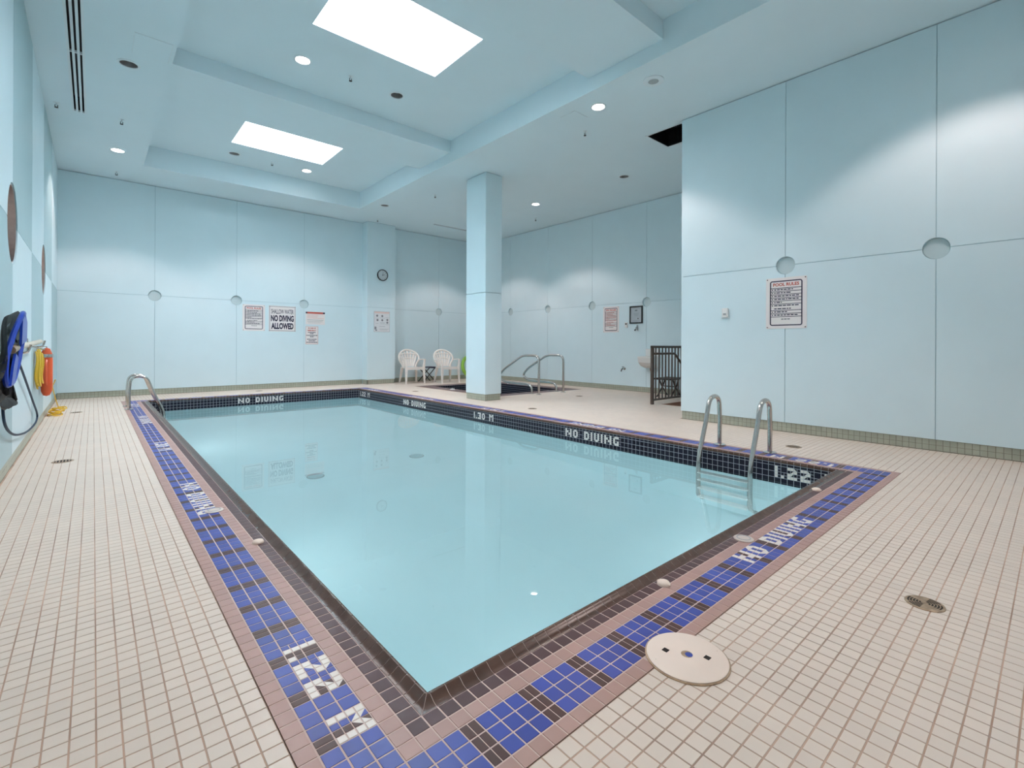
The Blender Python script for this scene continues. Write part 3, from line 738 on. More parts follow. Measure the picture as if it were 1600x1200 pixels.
def sprinkler(x, y, z, label):
    t = thing('sprinkler', label, 'sprinkler', (x, y, z), group='ceiling sprinklers')
    MB().lathe([(.03, 0), (.03, -.004), (.01, -.006), (.008, -.03)], (x, y, z), n=14).build('escutcheon', 'trim', t, smooth=True)
    MB().tube([(x - .012, y, z - .03), (x - .014, y, z - .05), (x, y, z - .062), (x + .014, y, z - .05), (x + .012, y, z - .03)], .004, 6).build('yoke', 'dark', t)
    MB().lathe([(.0001, -.060), (.02, -.062), (.02, -.066), (.0001, -.067)], (x, y, z), n=14).build('deflector', 'dark', t)
for x, y, l in ((-.369, 8.565, 'small dark sprinkler head by the end of the long slot diffuser'), (.287, 8.616, 'small dark sprinkler head between two downlights over the left deck'), (.306, 11.269, 'small dark sprinkler head in the corner by the back wall'),
                (5.366, 4.56, 'small dark sprinkler head beside the soffit access hatch'), (8.143, 8.477, 'small dark sprinkler head over the spa by the grooved alcove wall'), (5.318, 8.54, 'small dark sprinkler head in the soffit behind the column'), (5.285, 11.144, 'small dark sprinkler head in front of the pilaster')):
    sprinkler(x, y, ZC, l)
for px, py, l in ((546 , 120, 'small dark sprinkler head on the middle coffer ceiling'), (424, 255, 'small dark sprinkler head on the far coffer ceiling')):
    d_ = (_fw + _rt * (px - CCX) / CF + EZ * (CVY - py) / CF); k = (ZK - 1) / d_.z; sprinkler(d_.x * k, d_.y * k, ZK, l)

# ------------------------------------------------------------------ signs
def wall_mtx(p, N):
    N = Vector(N); U = EZ.cross(N).normalized()          # viewer's right, seen from the room
    return Matrix(((U.x, 0, N.x, p[0]), (U.y, 0, N.y, p[1]), (U.z, 1, N.z, p[2]), (0, 0, 0, 1)))
def text_obj(name, s, material, parent, x, y, z, h, wmax=None, bold=.02, align='CENTER', w=None):
    cu = bpy.data.curves.new(name, 'FONT'); cu.body = s; cu.align_x = align; cu.size = 1; cu.offset = bold; cu.resolution_u = 3
    tmp = bpy.data.objects.new('tmp', cu); col.objects.link(tmp)
    dg = bpy.context.evaluated_depsgraph_get(); me = bpy.data.meshes.new_from_object(tmp.evaluated_get(dg))
    bpy.data.objects.remove(tmp); bpy.data.curves.remove(cu)
    xs = [v.co.x for v in me.vertices]; ys = [v.co.y for v in me.vertices]
    wd, ht = max(xs) - min(xs), max(ys) - min(ys); sy = h / ht; sx = (w / wd) if w else sy
    cx = (max(xs) + min(xs)) / 2
    for v in me.vertices: v.co = ((v.co.x - cx) * sx, (v.co.y - min(ys)) * sy, 0)
    me.materials.clear(); me.materials.append(M[material]); me.name = name
    ob = bpy.data.objects.new(name, me); col.objects.link(ob); ob.parent = parent; ob.location = (x, y, z); return ob
def rr(x0, y0, x1, y1, r, n=5):
    P = []
    for cx, cy, a in ((x1 - r, y1 - r, 0), (x0 + r, y1 - r, .5), (x0 + r, y0 + r, 1), (x1 - r, y0 + r, 1.5)):
        P += [(cx + r * math.cos((a + .5 * k / n) * PI), cy + r * math.sin((a + .5 * k / n) * PI)) for k in range(n + 1)]
    return P
def frame_ring(mb, x0, y0, x1, y1, r, wd, z):
    A = rr(x0, y0, x1, y1, r); B = rr(x0 + wd, y0 + wd, x1 - wd, y1 - wd, max(r - wd, .001)); n = len(A)
    mb.add([(x, y, z) for x, y in A] + [(x, y, z) for x, y in B], [(i, (i + 1) % n, n + (i + 1) % n, n + i) for i in range(n)])
def board(t, w, h, th=.004, m='sign', r=.012, name='board'):
    return MB().prism(rr(-w / 2, -h / 2, w / 2, h / 2, r), lambda p: (p[0], p[1], .0005), lambda p: (p[0], p[1], th)).build(name, m, t, world=False)
def bars(t, name, m, rects, z):
    mb = MB()
    for x0, y0, x1, y1 in rects: mb.add([(x0, y0, z), (x1, y0, z), (x1, y1, z), (x0, y1, z)], [(0, 1, 2, 3)])
    o = mb.build(name, m, t, world=False, fix=False)
    if len(rects) > 1: o['kind'] = 'stuff'               # fine print, too small to pick apart
    return o
def screws(t, w, h, d=.02):
    for sx in (-1, 1):
        for sy in (-1, 1): MB().lathe([(.0065, 0), (.006, .003), (.0001, .004)], (sx * (w / 2 - d), sy * (h / 2 - d), .004), n=10).build('screw', 'dark', t, world=False)
rs = random.Random(3)
def rules_sign(label, p, N, w, h, title, frame='ink', body='ink', tint='pinkp', titlem='red', rows=8, group=None):
    t = thing('rules_sign', label, 'sign', group=group, mtx=wall_mtx(p, N))
    board(t, w, h); z = .0048
    x0, x1, y0, y1 = -w / 2 + .045, w / 2 - .045, -h / 2 + .035, h / 2 - .035
    f = MB(); frame_ring(f, x0, y0, x1, y1, .025, .013, z); f.build('border', frame, t, world=False, fix=False)
    text_obj('title', title, titlem, t, 0, y1 - .065, z, .038, w=(x1 - x0) * .80, bold=.035)
    ty = y1 - .088; by = y0 + .105; rh = (ty - by) / (rows + 1); L = [(x0 + .008, ty - .004, x1 - .008, ty + .004)]; W = []; B = []; y = ty
    for k in range(rows):
        hh = rh * (2 if k == rows - 3 else 1)
        for q in range(2 if k == rows - 3 else 1):
            yy = y - rh * (q + .62); ln = (.78, .66, .95, .97, .3, .98, .5, .9)[k % 8] * (.7 if q else 1)
            x = x0 + .048; end = x + ln * (x1 - x0 - .07)
            while x < end - .008:
                l = min(rs.uniform(.015, .045), end - x); W.append((x, yy, x + l, yy + rh * .32)); x += l + .008
        B.append((x0 + .022, y - rh * .66, x0 + .034, y - rh * .30)); y -= hh
        L.append((x0 + .008, y - .0035, x1 - .008, y + .0035))
    bars(t, 'rule_line', frame, L, z); bars(t, 'small_print', body, W, z); bars(t, 'bullet', body, B, z)
    W = []; x = -.05
    while x < .04: l = rs.uniform(.015, .03); W.append((x, by - .035, x + l, by - .022)); x += l + .006
    bars(t, 'foot_note', 'grey', W, z); screws(t, w, h, .016); return t
rules_sign('white pool rules sign with red heading on the right wall', (XR, 2.117, 1.511), (-1, 0, 0), .44, .60, 'POOL RULES')
rules_sign('white pool rules sign with red heading beside the shallow water sign', (2.677, YB, 1.59), (0, -1, 0), .45, .58, 'POOL RULES', rows=8)
rules_sign('white spa rules sign with red print on the alcove wall', (XF, 6.81, 1.605), (-1, 0, 0), .44, .59, 'SPA RULES', frame='ink', body='red', rows=8)
t = thing('diving_sign', 'white sign reading shallow water no diving allowed in navy letters', 'sign', mtx=wall_mtx((3.269, YB, 1.588), (0, -1, 0)))
board(t, .58, .585); f = MB(); frame_ring(f, -.278, -.28, .278, .28, .004, .010, .0048); f.build('border', 'grey', t, world=False, fix=False)
text_obj('heading', 'SHALLOW WATER', 'ink', t, 0, .11, .0048, .105, w=.48, bold=.012)
text_obj('heading', 'NO DIVING', 'ink', t, 0, -.065, .0048, .145, w=.49, bold=.05)
text_obj('heading', 'ALLOWED', 'ink', t, 0, -.24, .0048, .145, w=.48, bold=.05); screws(t, .58, .585, .012)
t = thing('notice_sign', 'wide white notice with red and black header band on back wall', 'sign', mtx=wall_mtx((4.007, YB, 1.632), (0, -1, 0)))
board(t, .45, .31, r=.006)
bars(t, 'header_band', 'ink', [(-.225, .105, -.185, .145), (.18, .105, .225, .145)], .0048); bars(t, 'red_header', 'red', [(-.185, .105, .18, .145)], .0048)
bars(t, 'print_line', 'pinkp', [(-.19, .085 - .0 , .19, .094), (-.19, .05, .07, .064), (-.19, .022, .05, .036), (-.19, -.008, .2, .004)], .0048)
bars(t, 'print_line', 'midgrey', [(-.19, -.05, .19, -.04), (-.19, -.085, .17, -.077), (-.17, -.115, .12, -.109)], .0048)
t = thing('emergency_sign', 'narrow white emergency sign with dark red print below the notice', 'sign', mtx=wall_mtx((3.928, YB, 1.221), (0, -1, 0)))
board(t, .29, .43, r=.006); f = MB(); frame_ring(f, -.143, -.213, .143, .213, .006, .005, .0048); f.build('border', 'red', t, world=False, fix=False)
text_obj('heading', 'IN CASE OF', 'red', t, 0, .155, .0048, .028, w=.18, bold=.05); text_obj('heading', 'EMERGENCY', 'red', t, 0, .10, .0048, .03, w=.20, bold=.05)
W = []
for yy, hw in ((.06, .095), (.03, .045), (-.012, .13), (-.045, .045), (-.105, .11), (-.14, .075), (-.178, .13)):
    x = -hw
    while x < hw - .006: l = min(rs.uniform(.014, .035), hw - x); W.append((x, yy, x + l, yy + .018)); x += l + .006
bars(t, 'print_line', 'ink', W, .0048)
t = thing('pictogram_poster', 'pale poster with small dark pictograms on the pilaster', 'poster', mtx=wall_mtx((5.582, PLY, 1.594), (0, -1, 0)))
board(t, .44, .53, r=.004, m='paper'); f = MB(); frame_ring(f, -.218, -.263, .218, .263, .004, .006, .0048); f.build('border', 'midgrey', t, world=False, fix=False)
bars(t, 'header_band', 'pinkp', [(-.20, .215, .20, .25)], .0048)
for x, y in ((-.13, .15), (.01, .145), (-.12, .04), (.01, .04), (.15, .05), (.15, -.02)):
    MB().lathe([(.028, 0), (.024, .0006), (.0001, .0007)], (x, y, .0046), n=14).build('pictogram', 'grey', t, world=False)
bars(t, 'caption', 'midgrey', [(-.06, .09, .08, .097), (-.05, -.03, .08, -.02), (-.05, -.06, .08, -.053), (-.07, -.125, .09, -.115), (-.17, .085, -.09, .092), (.10, .10, .20, .107), (.1, -.075, .2, -.068), (-.17, -.05, -.1, -.042), (-.06, -.19, .19, -.183), (-.06, -.215, .15, -.208)], .0048)
bars(t, 'corner_picture', 'grey', [(-.20, -.20, -.15, -.13), (-.18, -.235, -.13, -.205)], .0048)
# wall clock
t = thing('wall_clock', 'round wall clock with dark rim high on the pilaster', 'clock', mtx=wall_mtx((5.591, PLY, 2.79), (0, -1, 0)))
MB().lathe([(.143, .0), (.148, .02), (.143, .036), (.130, .036), (.126, .022)], n=36).build('rim', 'dark', t, smooth=True, world=False)
MB().lathe([(.128, .014), (.0001, .014)], n=32).build('face', 'clockf', t, world=False)
for a, l, wd in ((78, .06, .006), (12, .085, .0045)):
    a = math.radians(a); d = Vector((math.sin(a), math.cos(a), 0)); n_ = Vector((d.y, -d.x, 0)); p = [d * -.012 + n_ * wd, d * l + n_ * wd * .5, d * l - n_ * wd * .5, d * -.012 - n_ * wd]
    MB().add([(q.x, q.y, .0165) for q in p], [(0, 1, 2, 3)]).build('hand', 'dark', t, world=False, fix=False)
MB().lathe([(.01, .014), (.01, .019), (.0001, .02)], n=12).build('hub', 'dark', t, world=False)
for k in range(12):
    a = math.radians(30 * k); d = Vector((math.sin(a), math.cos(a), 0)); n_ = Vector((d.y, -d.x, 0)) * .004; p = [d * .098 + n_, d * .115 + n_, d * .115 - n_, d * .098 - n_]
    MB().add([(q.x, q.y, .0150) for q in p], [(0, 1, 2, 3)]).build('hour_mark', 'grey', t, world=False, fix=False)
# framed certificate, switches, hook, tap, fountain on the alcove wall
t = thing('framed_certificate', 'black framed certificate on the alcove wall beside the spa rules', 'picture', mtx=wall_mtx((XF, 6.126, 1.683), (-1, 0, 0)))
w_, h_ = .33, .385
for q in ((-w_ / 2, h_ / 2 - .028, w_ / 2, h_ / 2), (-w_ / 2, -h_ / 2, w_ / 2, -h_ / 2 + .028), (-w_ / 2, -h_ / 2 + .028, -w_ / 2 + .028, h_ / 2 - .028), (w_ / 2 - .028, -h_ / 2 + .028, w_ / 2, h_ / 2 - .028)): MB().box(q[0], q[1], 0.0005, q[2], q[3], .025).build('frame_bar', 'dark', t, world=False)
MB().add([(-w_ / 2 + .02, -h_ / 2 + .02, .012), (w_ / 2 - .02, -h_ / 2 + .02, .012), (w_ / 2 - .02, h_ / 2 - .02, .012), (-w_ / 2 + .02, h_ / 2 - .02, .012)], [(0, 1, 2, 3)]).build('certificate', 'paper', t, world=False, fix=False)
bars(t, 'print_line', 'midgrey', [(-.03, .08, .03, .11), (-.07, .03, .07, .035), (-.06, .005, .06, .01), (-.05, -.02, .06, -.015), (-.09, -.135, .09, -.128)], .0125)
MB().lathe([(.014, 0), (.0001, .0005)], (.05, -.085, .0125), n=14).build('seal', 'dark', t, world=False)
MB().add([(-w_ / 2 + .02, -h_ / 2 + .02, .018), (w_ / 2 - .02, -h_ / 2 + .02, .018), (w_ / 2 - .02, h_ / 2 - .02, .018), (-w_ / 2 + .02, h_ / 2 - .02, .018)], [(0, 1, 2, 3)]).build('pane', 'picglass', t, world=False, fix=False)
t = thing('wall_timer', 'small white wall timer left of the framed certificate', 'switch', mtx=wall_mtx((XF, 6.383, 1.464), (-1, 0, 0)))
MB().bbox(-.035, -.058, 0.0005, .035, .058, .02, .004).build('plate', 'whitep', t, world=False); MB().lathe([(.018, .02), (.015, .035), (.0001, .036)], (0, .025, 0), n=16).build('knob', 'dark', t, world=False)
t = thing('wall_thermostat', 'small white thermostat box on the right wall beside the rules sign', 'thermostat', mtx=wall_mtx((XR, 2.826, 1.428), (-1, 0, 0)))
MB().bbox(-.04, -.055, 0.0005, .035, .06, .03, .006).build('case', 'whitep', t, world=False); MB().bbox(-.02, -.03, .029, .016, -.005, .034, .002).build('window', 'midgrey', t, world=False); MB().bbox(-.052, -.07, 0.0005, .05, -.055, .012, .002).build('bracket', 'trim', t, world=False)
t = thing('coat_hook', 'single grey metal hook below the framed certificate', 'hook', mtx=wall_mtx((XF, 6.098, 1.40), (-1, 0, 0)))
MB().bbox(-.02, -.06, 0.0005, .02, .06, .012, .004).build('plate', 'midgrey', t, world=False); MB().tube(smooth_path([(0, .02, .01), (0, .01, .05), (0, -.05, .06), (0, -.055, .085)], .02), .012, 8).build('arm', 'midgrey', t, world=False, smooth=True); MB().lathe([(.014, -.014), (.018, 0), (.014, .014), (.0001, .018)], (0, -.055, .088), n=12).build('tip', 'dark', t, world=False)
t = thing('hose_tap', 'small dark metal hose tap low on the alcove wall', 'tap', mtx=wall_mtx((XF, 6.43, .49), (-1, 0, 0)))
MB().lathe([(.03, .0005), (.03, .006), (.012, .008)], n=16).build('escutcheon', 'steel', t, world=False); MB().tube([(0, 0, 0), (0, 0, .07)], .012, 8).build('stem', 'steel', t, world=False)
MB().tube(smooth_path([(0, 0, .06), (0, 0, .10), (-.01, -.06, .12)], .02), .012, 8).build('spout', 'dark', t, world=False, smooth=True); MB().lathe([(.028, .0), (.028, .01), (.008, .012), (.0001, .012)], (0, .035, .06), (0, 1, 0), 12).build('handwheel', 'dark', t, world=False); MB().tube([(0, 0, .06), (0, .036, .06)], .006, 6).build('spindle', 'dark', t, world=False)
t = thing('drinking_fountain', 'white wall-mounted drinking fountain beside the bronze stair rail', 'fountain', mtx=wall_mtx((XF, 5.70, .53), (-1, 0, 0)))
sec = [(.0, .0), (.06, .0), (.22, .05), (.30, .12), (.33, .22), (.33, .25), (.0, .25)]
MB().prism(sec, lambda p: (-.17, p[1], p[0] + .0005), lambda p: (.17, p[1], p[0] + .0005)).build('basin', 'whitep', t, world=False)
MB().bbox(-.17, .25, .0005, .17, .41, .035, .008).build('splash_back', 'whitep', t, world=False)
MB().tube(smooth_path([(.05, .25, .10), (.05, .31, .10), (.05, .33, .16)], .03), .012, 8).build('bubbler', 'steel', t, world=False, smooth=True)
MB().tube(smooth_path([(-.02, .02, .06), (-.02, -.06, .06), (-.02, -.08, .0)], .03), .02, 8).build('waste_pipe', 'steel', t, world=False, smooth=True)

# ------------------------------------------------------------------ ladders
def ladder(label, p, out, half=.24):
    """p: lip point at the ladder's middle; out: unit vector from water to deck"""
    O = Vector(out); W_ = EZ.cross(O); P = Vector(p)
    t = thing('pool_ladder', label, 'ladder', (P.x, P.y, 0), group=None)
    F = lambda s, o, z: P + W_ * s + O * o + EZ * z
    for s in (-half, half):
        pts = smooth_path([F(s, .31, 0.0), F(s, .31, .30), F(s, .29, .50), F(s, .10, .50), F(s, .005, .22), F(s, -.12, -.06), F(s, -.125, -.30), F(s, -.125, -1.0), F(s, -.04, -1.14), F(s, -.004, -1.14)], .10, 8)
        MB().tube(pts, .0215, 14).build('rail', 'steel', t, smooth=True)
        MB().lathe([(.058, .001), (.058, .008), (.03, .016), (.024, .018)], F(s, .31, 0), n=24).build('flange', 'steel', t, smooth=True)
    for k in range(4):
        z = -.26 - .245 * k
        a, b = F(-half + .01, -.17, z - .018), F(half - .01, -.08, z + .018)
        MB().bbox(min(a.x, b.x), min(a.y, b.y), a.z, max(a.x, b.x), max(a.y, b.y), b.z, .006).build('tread', 'treadp', t)
ladder('stainless pool ladder at the right edge with white treads under water', (QX1, 2.037, 0), (1, 0, 0))
ladder('stainless pool ladder at the left edge near the back wall', (QX0, 9.55, 0), (-1, 0, 0))

# ------------------------------------------------------------------ spa
a, b, c, d = SPA
spa = thing('spa_pool', 'square sunken spa with dark tiled walls behind the column', 'spa', (a, b, 0))
bw = .30; mb = MB(); plate(mb, a, b, c, d, -.0012, [(a + bw, b + bw, c - bw, d - bw)]); mb.build('border_bed', 'pgrout', spa, fix=False)
n = int((c - a) / T); sp1 = TileSet('border_tile', 'spaborder', spa, 0); sp2 = TileSet('wall_tile', 'navy', spa, 0)
nx, ny = int(round((c - a) / T)), int(round((d - b) / T)); tx, ty = (c - a) / nx, (d - b) / ny
for i in range(nx):
    for j in range(ny):
        if min(i, nx - 1 - i, j, ny - 1 - j) < 6: sp1.put((a + (i + .5) * tx, b + (j + .5) * ty, 0), EX, EY, ('r', tx - GAP, ty - GAP))
ia, ib, ic, id_ = a + bw, b + bw, c - bw, d - bw
mb = MB(); R_ = [(ia - .003, ib - .003), (ic + .003, ib - .003), (ic + .003, id_ + .003), (ia - .003, id_ + .003)]
mb.add([(x, y, -.002) for x, y in R_] + [(x, y, -.9) for x, y in R_], [(4, 5, 6, 7), (0, 1, 5, 4), (1, 2, 6, 5), (2, 3, 7, 6), (3, 0, 4, 7)]); mb.build('basin', 'wgrout', spa)
for (o_, U, L) in (((ia, id_, 0), EX, ic - ia), ((ic, id_, 0), -EY, id_ - ib), ((ia, ib, 0), EY, id_ - ib), ((ic, ib, 0), -EX, ic - ia)):
    m = int(round(L / T)); p = L / m
    for i in range(m):
        for r in range(8): sp2.put(Vector(o_) + U * (i + .5) * p + EZ * (-.003 - (r + .5) * T), U, EZ, ('r', p - GAP, ts))
sp1.finish(); sp2.finish()
MB().add([(ia, ib, -.30), (ic, ib, -.30), (ic, id_, -.30), (ia, id_, -.30)], [(0, 1, 2, 3)]).build('water', 'spawater', spa, fix=False)
MB().box(ia, ib, -.9, ic, id_, -.55).build('bench', 'plaster', spa)
MB().lathe([(.06, 0), (.05, .02), (.0001, .03)], (6.08, 9.0, 0), n=16).build('inlet_cap', 'whitep', spa, smooth=True)
for x, l in ((6.84, 'stainless spa entry handrail nearer the column'), (7.57, 'stainless spa entry handrail farther from the column')):
    t = thing('spa_handrail', l, 'handrail', (x, 7.0, 0))
    pts = smooth_path([(x, 7.005, 0), (x, 7.005, .79), (x, 7.50, .79), (x, 8.13, .465), (x, 8.30, .30), (x, 8.10, .20), (x, 7.34, .195), (x, 7.22, .15), (x, 7.21, 0)], .14, 8)
    MB().tube(pts, .024, 12).build('rail', 'steel', t, smooth=True)
    for y in (7.005, 7.21): MB().lathe([(.055, .001), (.055, .008), (.027, .016)], (x, y, 0), n=20).build('flange', 'steel', t, smooth=True)

# ------------------------------------------------------------------ plastic chairs, tables, ring
def make_chair(label, loc, rz, group):
    t = thing('plastic_chair', label, 'chair', loc, rz, group)
    B = lambda mb, n, m='chair', sm=True: mb.build(n, m, t, smooth=sm, world=False)
    # front is -y
    S = MB(); w0, w1 = .23, .20
    outl = [(-w0, -.24), (w0, -.24), (w0 + .01, -.1), (w1, .2), (-w1, .2), (-w0 - .01, -.1)]
    S.prism(outl, lambda p: (p[0], p[1], .405 - .04 * (p[1] + .24)), lambda p: (p[0], p[1], .43 - .04 * (p[1] + .24)))
    S.prism([(-w0, -.255), (w0, -.255), (w0, -.235), (-w0, -.235)], lambda p: (p[0], p[1], .36), lambda p: (p[0], p[1], .428)); B(S, 'seat', sm=False)
    fb = lambda u, v: (u, .20 + .16 * (v - .42) / .45 - .10 * (u / .3) ** 2, v)       # curved back surface
    rim = [fb(-.17, .42), fb(-.21, .52), fb(-.265, .60)] + [fb(-.275 * math.cos(a), .66 + .205 * math.sin(a)) for a in [PI * k / 14 for k in range(15)]] + [fb(.265, .60), fb(.21, .52), fb(.17, .42)]
    B(MB().tube(rim, .026, 8), 'back_rim')
    for k in range(7):
        u = (k - 3) / 3; q = MB()
        top = (.245 * math.sin(u * 1.15), .66 + .19 * math.cos(u * 1.2)); bot = (.125 * u, .43)
        n_ = 6; vs = []
        for i in range(n_ + 1):
            f_ = i / n_; x = bot[0] + (top[0] - bot[0]) * f_ ** 1.2; z = bot[1] + (top[1] - bot[1]) * f_; hw = .0165 + .013 * f_ * (1 if f_ < .8 else .6)
            for s_ in (-1, 1):
                p = fb(x + s_ * hw, z); vs += [p, (p[0], p[1] + .012, p[2])]
        fs = []
        for i in range(n_):
            o_ = 4 * i
            fs += [(o_, o_ + 2, o_ + 6, o_ + 4), (o_ + 1, o_ + 5, o_ + 7, o_ + 3), (o_, o_ + 4, o_ + 5, o_ + 1), (o_ + 2, o_ + 3, o_ + 7, o_ + 6)]
        q.add(vs, fs); B(q, 'back_slat', sm=False)
    for zc, r_ in ((.60, .17), (.72, .25)):
        B(MB().tube([fb(r_ * math.sin(a), zc + .05 * math.cos(a)) for a in [(-1.15 + 2.3 * k / 12) for k in range(13)]], .017, 6), 'back_band')
    for s_ in (-1, 1):
        A = MB(); ln = [(s_ * .265, .13, .62), (s_ * .285, -.02, .635), (s_ * .285, -.20, .63)]
        vs = []
        for (x, y, z) in ln:
            vs += [(x - .028, y, z), (x + .028, y, z), (x + .028, y, z - .022), (x - .028, y, z - .022)]
        A.add(vs, [(0, 1, 5, 4), (1, 2, 6, 5), (2, 3, 7, 6), (3, 0, 4, 7), (4, 5, 9, 8), (5, 6, 10, 9), (6, 7, 11, 10), (7, 4, 8, 11), (0, 3, 2, 1), (8, 9, 10, 11)]); B(A, 'armrest', sm=False)
        def leg(p0, p1, w_top, w_bot):
            L = MB(); vs = []
            for p, w_ in ((p0, w_top), (p1, w_bot)): vs += [(p[0] - w_, p[1] - w_, p[2]), (p[0] + w_, p[1] - w_, p[2]), (p[0] + w_, p[1] + w_, p[2]), (p[0] - w_, p[1] + w_, p[2])]
            L.add(vs, [(0, 1, 5, 4), (1, 2, 6, 5), (2, 3, 7, 6), (3, 0, 4, 7), (3, 2, 1, 0), (4, 5, 6, 7)]); B(L, 'leg', sm=False)
        leg((s_ * .27, -.21, .62), (s_ * .235, -.235, .40), .017, .027); leg((s_ * .235, -.235, .41), (s_ * .25, -.26, 0), .030, .016)
        leg((s_ * .19, .18, .42), (s_ * .235, .28, 0), .032, .017)
    return t
make_chair('white plastic garden chair nearer the pilaster, facing the spa', (6.29, 11.21, 0), math.radians(-8), 'white plastic garden chairs')
make_chair('white plastic garden chair between the dark side table and the green ring', (7.13, 10.84, 0), math.radians(-8), 'white plastic garden chairs')
t = thing('side_table', 'low dark navy folding side table between the two white chairs', 'table', (6.87, 11.42, 0), math.radians(-4))
MB().bbox(-.22, -.20, .385, .22, .20, .41, .008).build('table_top', 'navyp', t, world=False)
for s_ in (-1, 1):
    for y in (-.15, .15): MB().tube([(-s_ * .17, y + s_ * .015, .39), (s_ * .19, y + s_ * .015, 0)], .013, 8).build('leg', 'dark', t, world=False)
for x in (-.17, .17): MB().tube([(x, -.16, .37), (x, .16, .37)], .011, 6).build('cross_rail', 'dark', t, world=False)
t = thing('swim_ring', 'lime green swim ring leaning on the wall behind the column', 'swim ring', (8.52, 11.62, 0))
th = math.radians(14); R_, r_ = .315, .05; ax = Vector((0, -math.cos(th), math.sin(th)))
cz = R_ * math.cos(th) + r_ + .001
MB().torus((8.52, 11.62, cz), R_, r_, ax, 40, 12).build('tube', 'lime', t, smooth=True)
MB().tube([(8.52, 11.57 - .02, cz + R_ - .03), (8.52, 11.53, cz + R_ - .03)], .009, 8).build('valve', 'whitep', t, smooth=True)

# ------------------------------------------------------------------ stair well and guard rail
a, b, c, d = STAIR
st = MB(); st.add([(a, b, 0), (c, b, 0), (c, d, 0), (a, d, 0), (a, b, -1.2), (c, b, -1.2), (c, d, -1.2), (a, d, -1.2)], [(1, 0, 4, 5), (2, 1, 5, 6), (3, 2, 6, 7), (0, 3, 7, 4), (4, 5, 6, 7)])
t = thing('stairwell', 'sunken stair with terracotta edge behind the bronze guard rail', 'stairs', (a, b, 0))
st.build('well', 'terracotta', t, fix=False)
for k in range(4): MB().box(a + .28 * (k + .1), b + .01, -1.19, a + .28 * (k + 1.1), d - .01, -.17 * (k + 1)).build('step', 'terracotta', t)
for q in ((a - .03, b, a, d), (a - .03, d, c, d + .03)): MB().box(q[0], q[1], -.002, q[2], q[3], .003).build('nosing', 'terracotta', t)
g_ = thing('guard_rail', 'bronze painted balustrade around the stairwell by the alcove wall', 'railing', (7.2, 4.6, 0))
x0, x1, y = 7.20, XF - .05, 4.60
MB().bbox(x0 - .024, y - .024, 0, x0 + .024, y + .024, 1.0, .004).build('post', 'bronze', g_); MB().bbox(x1 - .024, y - .024, 0, x1 + .024, y + .024, 1.0, .004).build('post', 'bronze', g_)
MB().bbox(x0 - .024, y - .027, .965, x1 + .024, y + .027, 1.005, .006).build('top_rail', 'bronze', g_); MB().bbox(x0 + .02, y - .018, .06, x1 - .02, y + .018, .09, .003).build('bottom_rail', 'bronze', g_)
k = 1
while x0 + .105 * k < x1 - .05: MB().box(x0 + .105 * k - .009, y - .009, .085, x0 + .105 * k + .009, y + .009, .97).build('baluster', 'bronze', g_); k += 1
MB().tube(smooth_path([(x0, y - .03, .87), (x0 + .03, y - .075, .87), (7.79, y - .075, .87), (8.75, y - .075, .10)], .05), .019, 8).build('handrail', 'bronze', g_, smooth=True)
t = thing('folding_table', 'low black folding table behind the bronze guard rail', 'table', (8.62, 5.13, 0), math.radians(6))
MB().bbox(-.30, -.19, .34, .30, .19, .372, .01).build('table_top', 'dark', t, world=False)
for s_ in (-1, 1):
    for y in (-.14, .14): MB().tube(smooth_path([(-s_ * .10, y + s_ * .014, .345), (0, y + s_ * .014, .2), (s_ * .26, y + s_ * .014, 0)], .08), .014, 8).build('leg', 'dark', t, world=False)
MB().tube([(0, -.15, .2), (0, .15, .2)], .01, 6).build('cross_rail', 'dark', t, world=False)

# ------------------------------------------------------------------ deck fittings
x, y, r = LID
t = thing('deck_skimmer', 'cream round skimmer cover on the blue and pink tile border', 'skimmer', (x, y, 0))
MB().lathe([(r + .004, .0005), (r + .004, .003), (r - .002, .0035)], (x, y, 0), n=48).build('rim', 'brass', t)
MB().lathe([(r - .001, .0005), (r - .001, .006), (r - .006, .0085), (.0001, .0092)], (x, y, 0), n=48).build('cover', 'lid', t, smooth=True)
for (u, v) in ((1.407, .845), (1.473, .737)):
    MB().box(u - .009, v - .009, .0088, u + .009, v + .009, .0098).build('finger_slot', 'slot', t)
MB().lathe([(.018, 0), (.0001, .0003)], (x + .003, y + .002, .0094), n=20).build('label_spot', 'brass', t)
MB().lathe([(.012, 0), (.0001, .0003)], (x + .005, y - .004, .0099), n=20).build('label_spot', 'blue', t)
for a_ in (150, -30): MB().lathe([(.003, 0), (.0001, .0006)], (x + .108 * math.cos(math.radians(a_)), y + .108 * math.sin(math.radians(a_)), .0082), n=8).build('screw', 'brass', t)
x, y, r = DRAIN
t = thing('deck_drain', 'round brass drain grate with curved slots in the near deck', 'drain', (x, y, 0))
MB().lathe([(r, -.002), (r, .0025), (r - .005, .0035), (.0001, .0035)], (x, y, 0), n=36).build('grate', 'brass', t)
for q in range(2):
    base = math.radians(-60 + 180 * q)
    for k in range(5):
        rr_ = .012 + .009 * k; n_ = 10; sp = .95
        for half in (0, 1):
            a0 = base - sp + half * (sp + .04); a1 = a0 + sp - .08
            vs = [(x + R * math.cos(a0 + (a1 - a0) * i / n_), y + R * math.sin(a0 + (a1 - a0) * i / n_), .0041) for i in range(n_ + 1) for R in (rr_, rr_ + .0052)]
            MB().add(vs, [(2 * i, 2 * i + 1, 2 * i + 3, 2 * i + 2) for i in range(n_)]).build('slot', 'slot', t, fix=False)
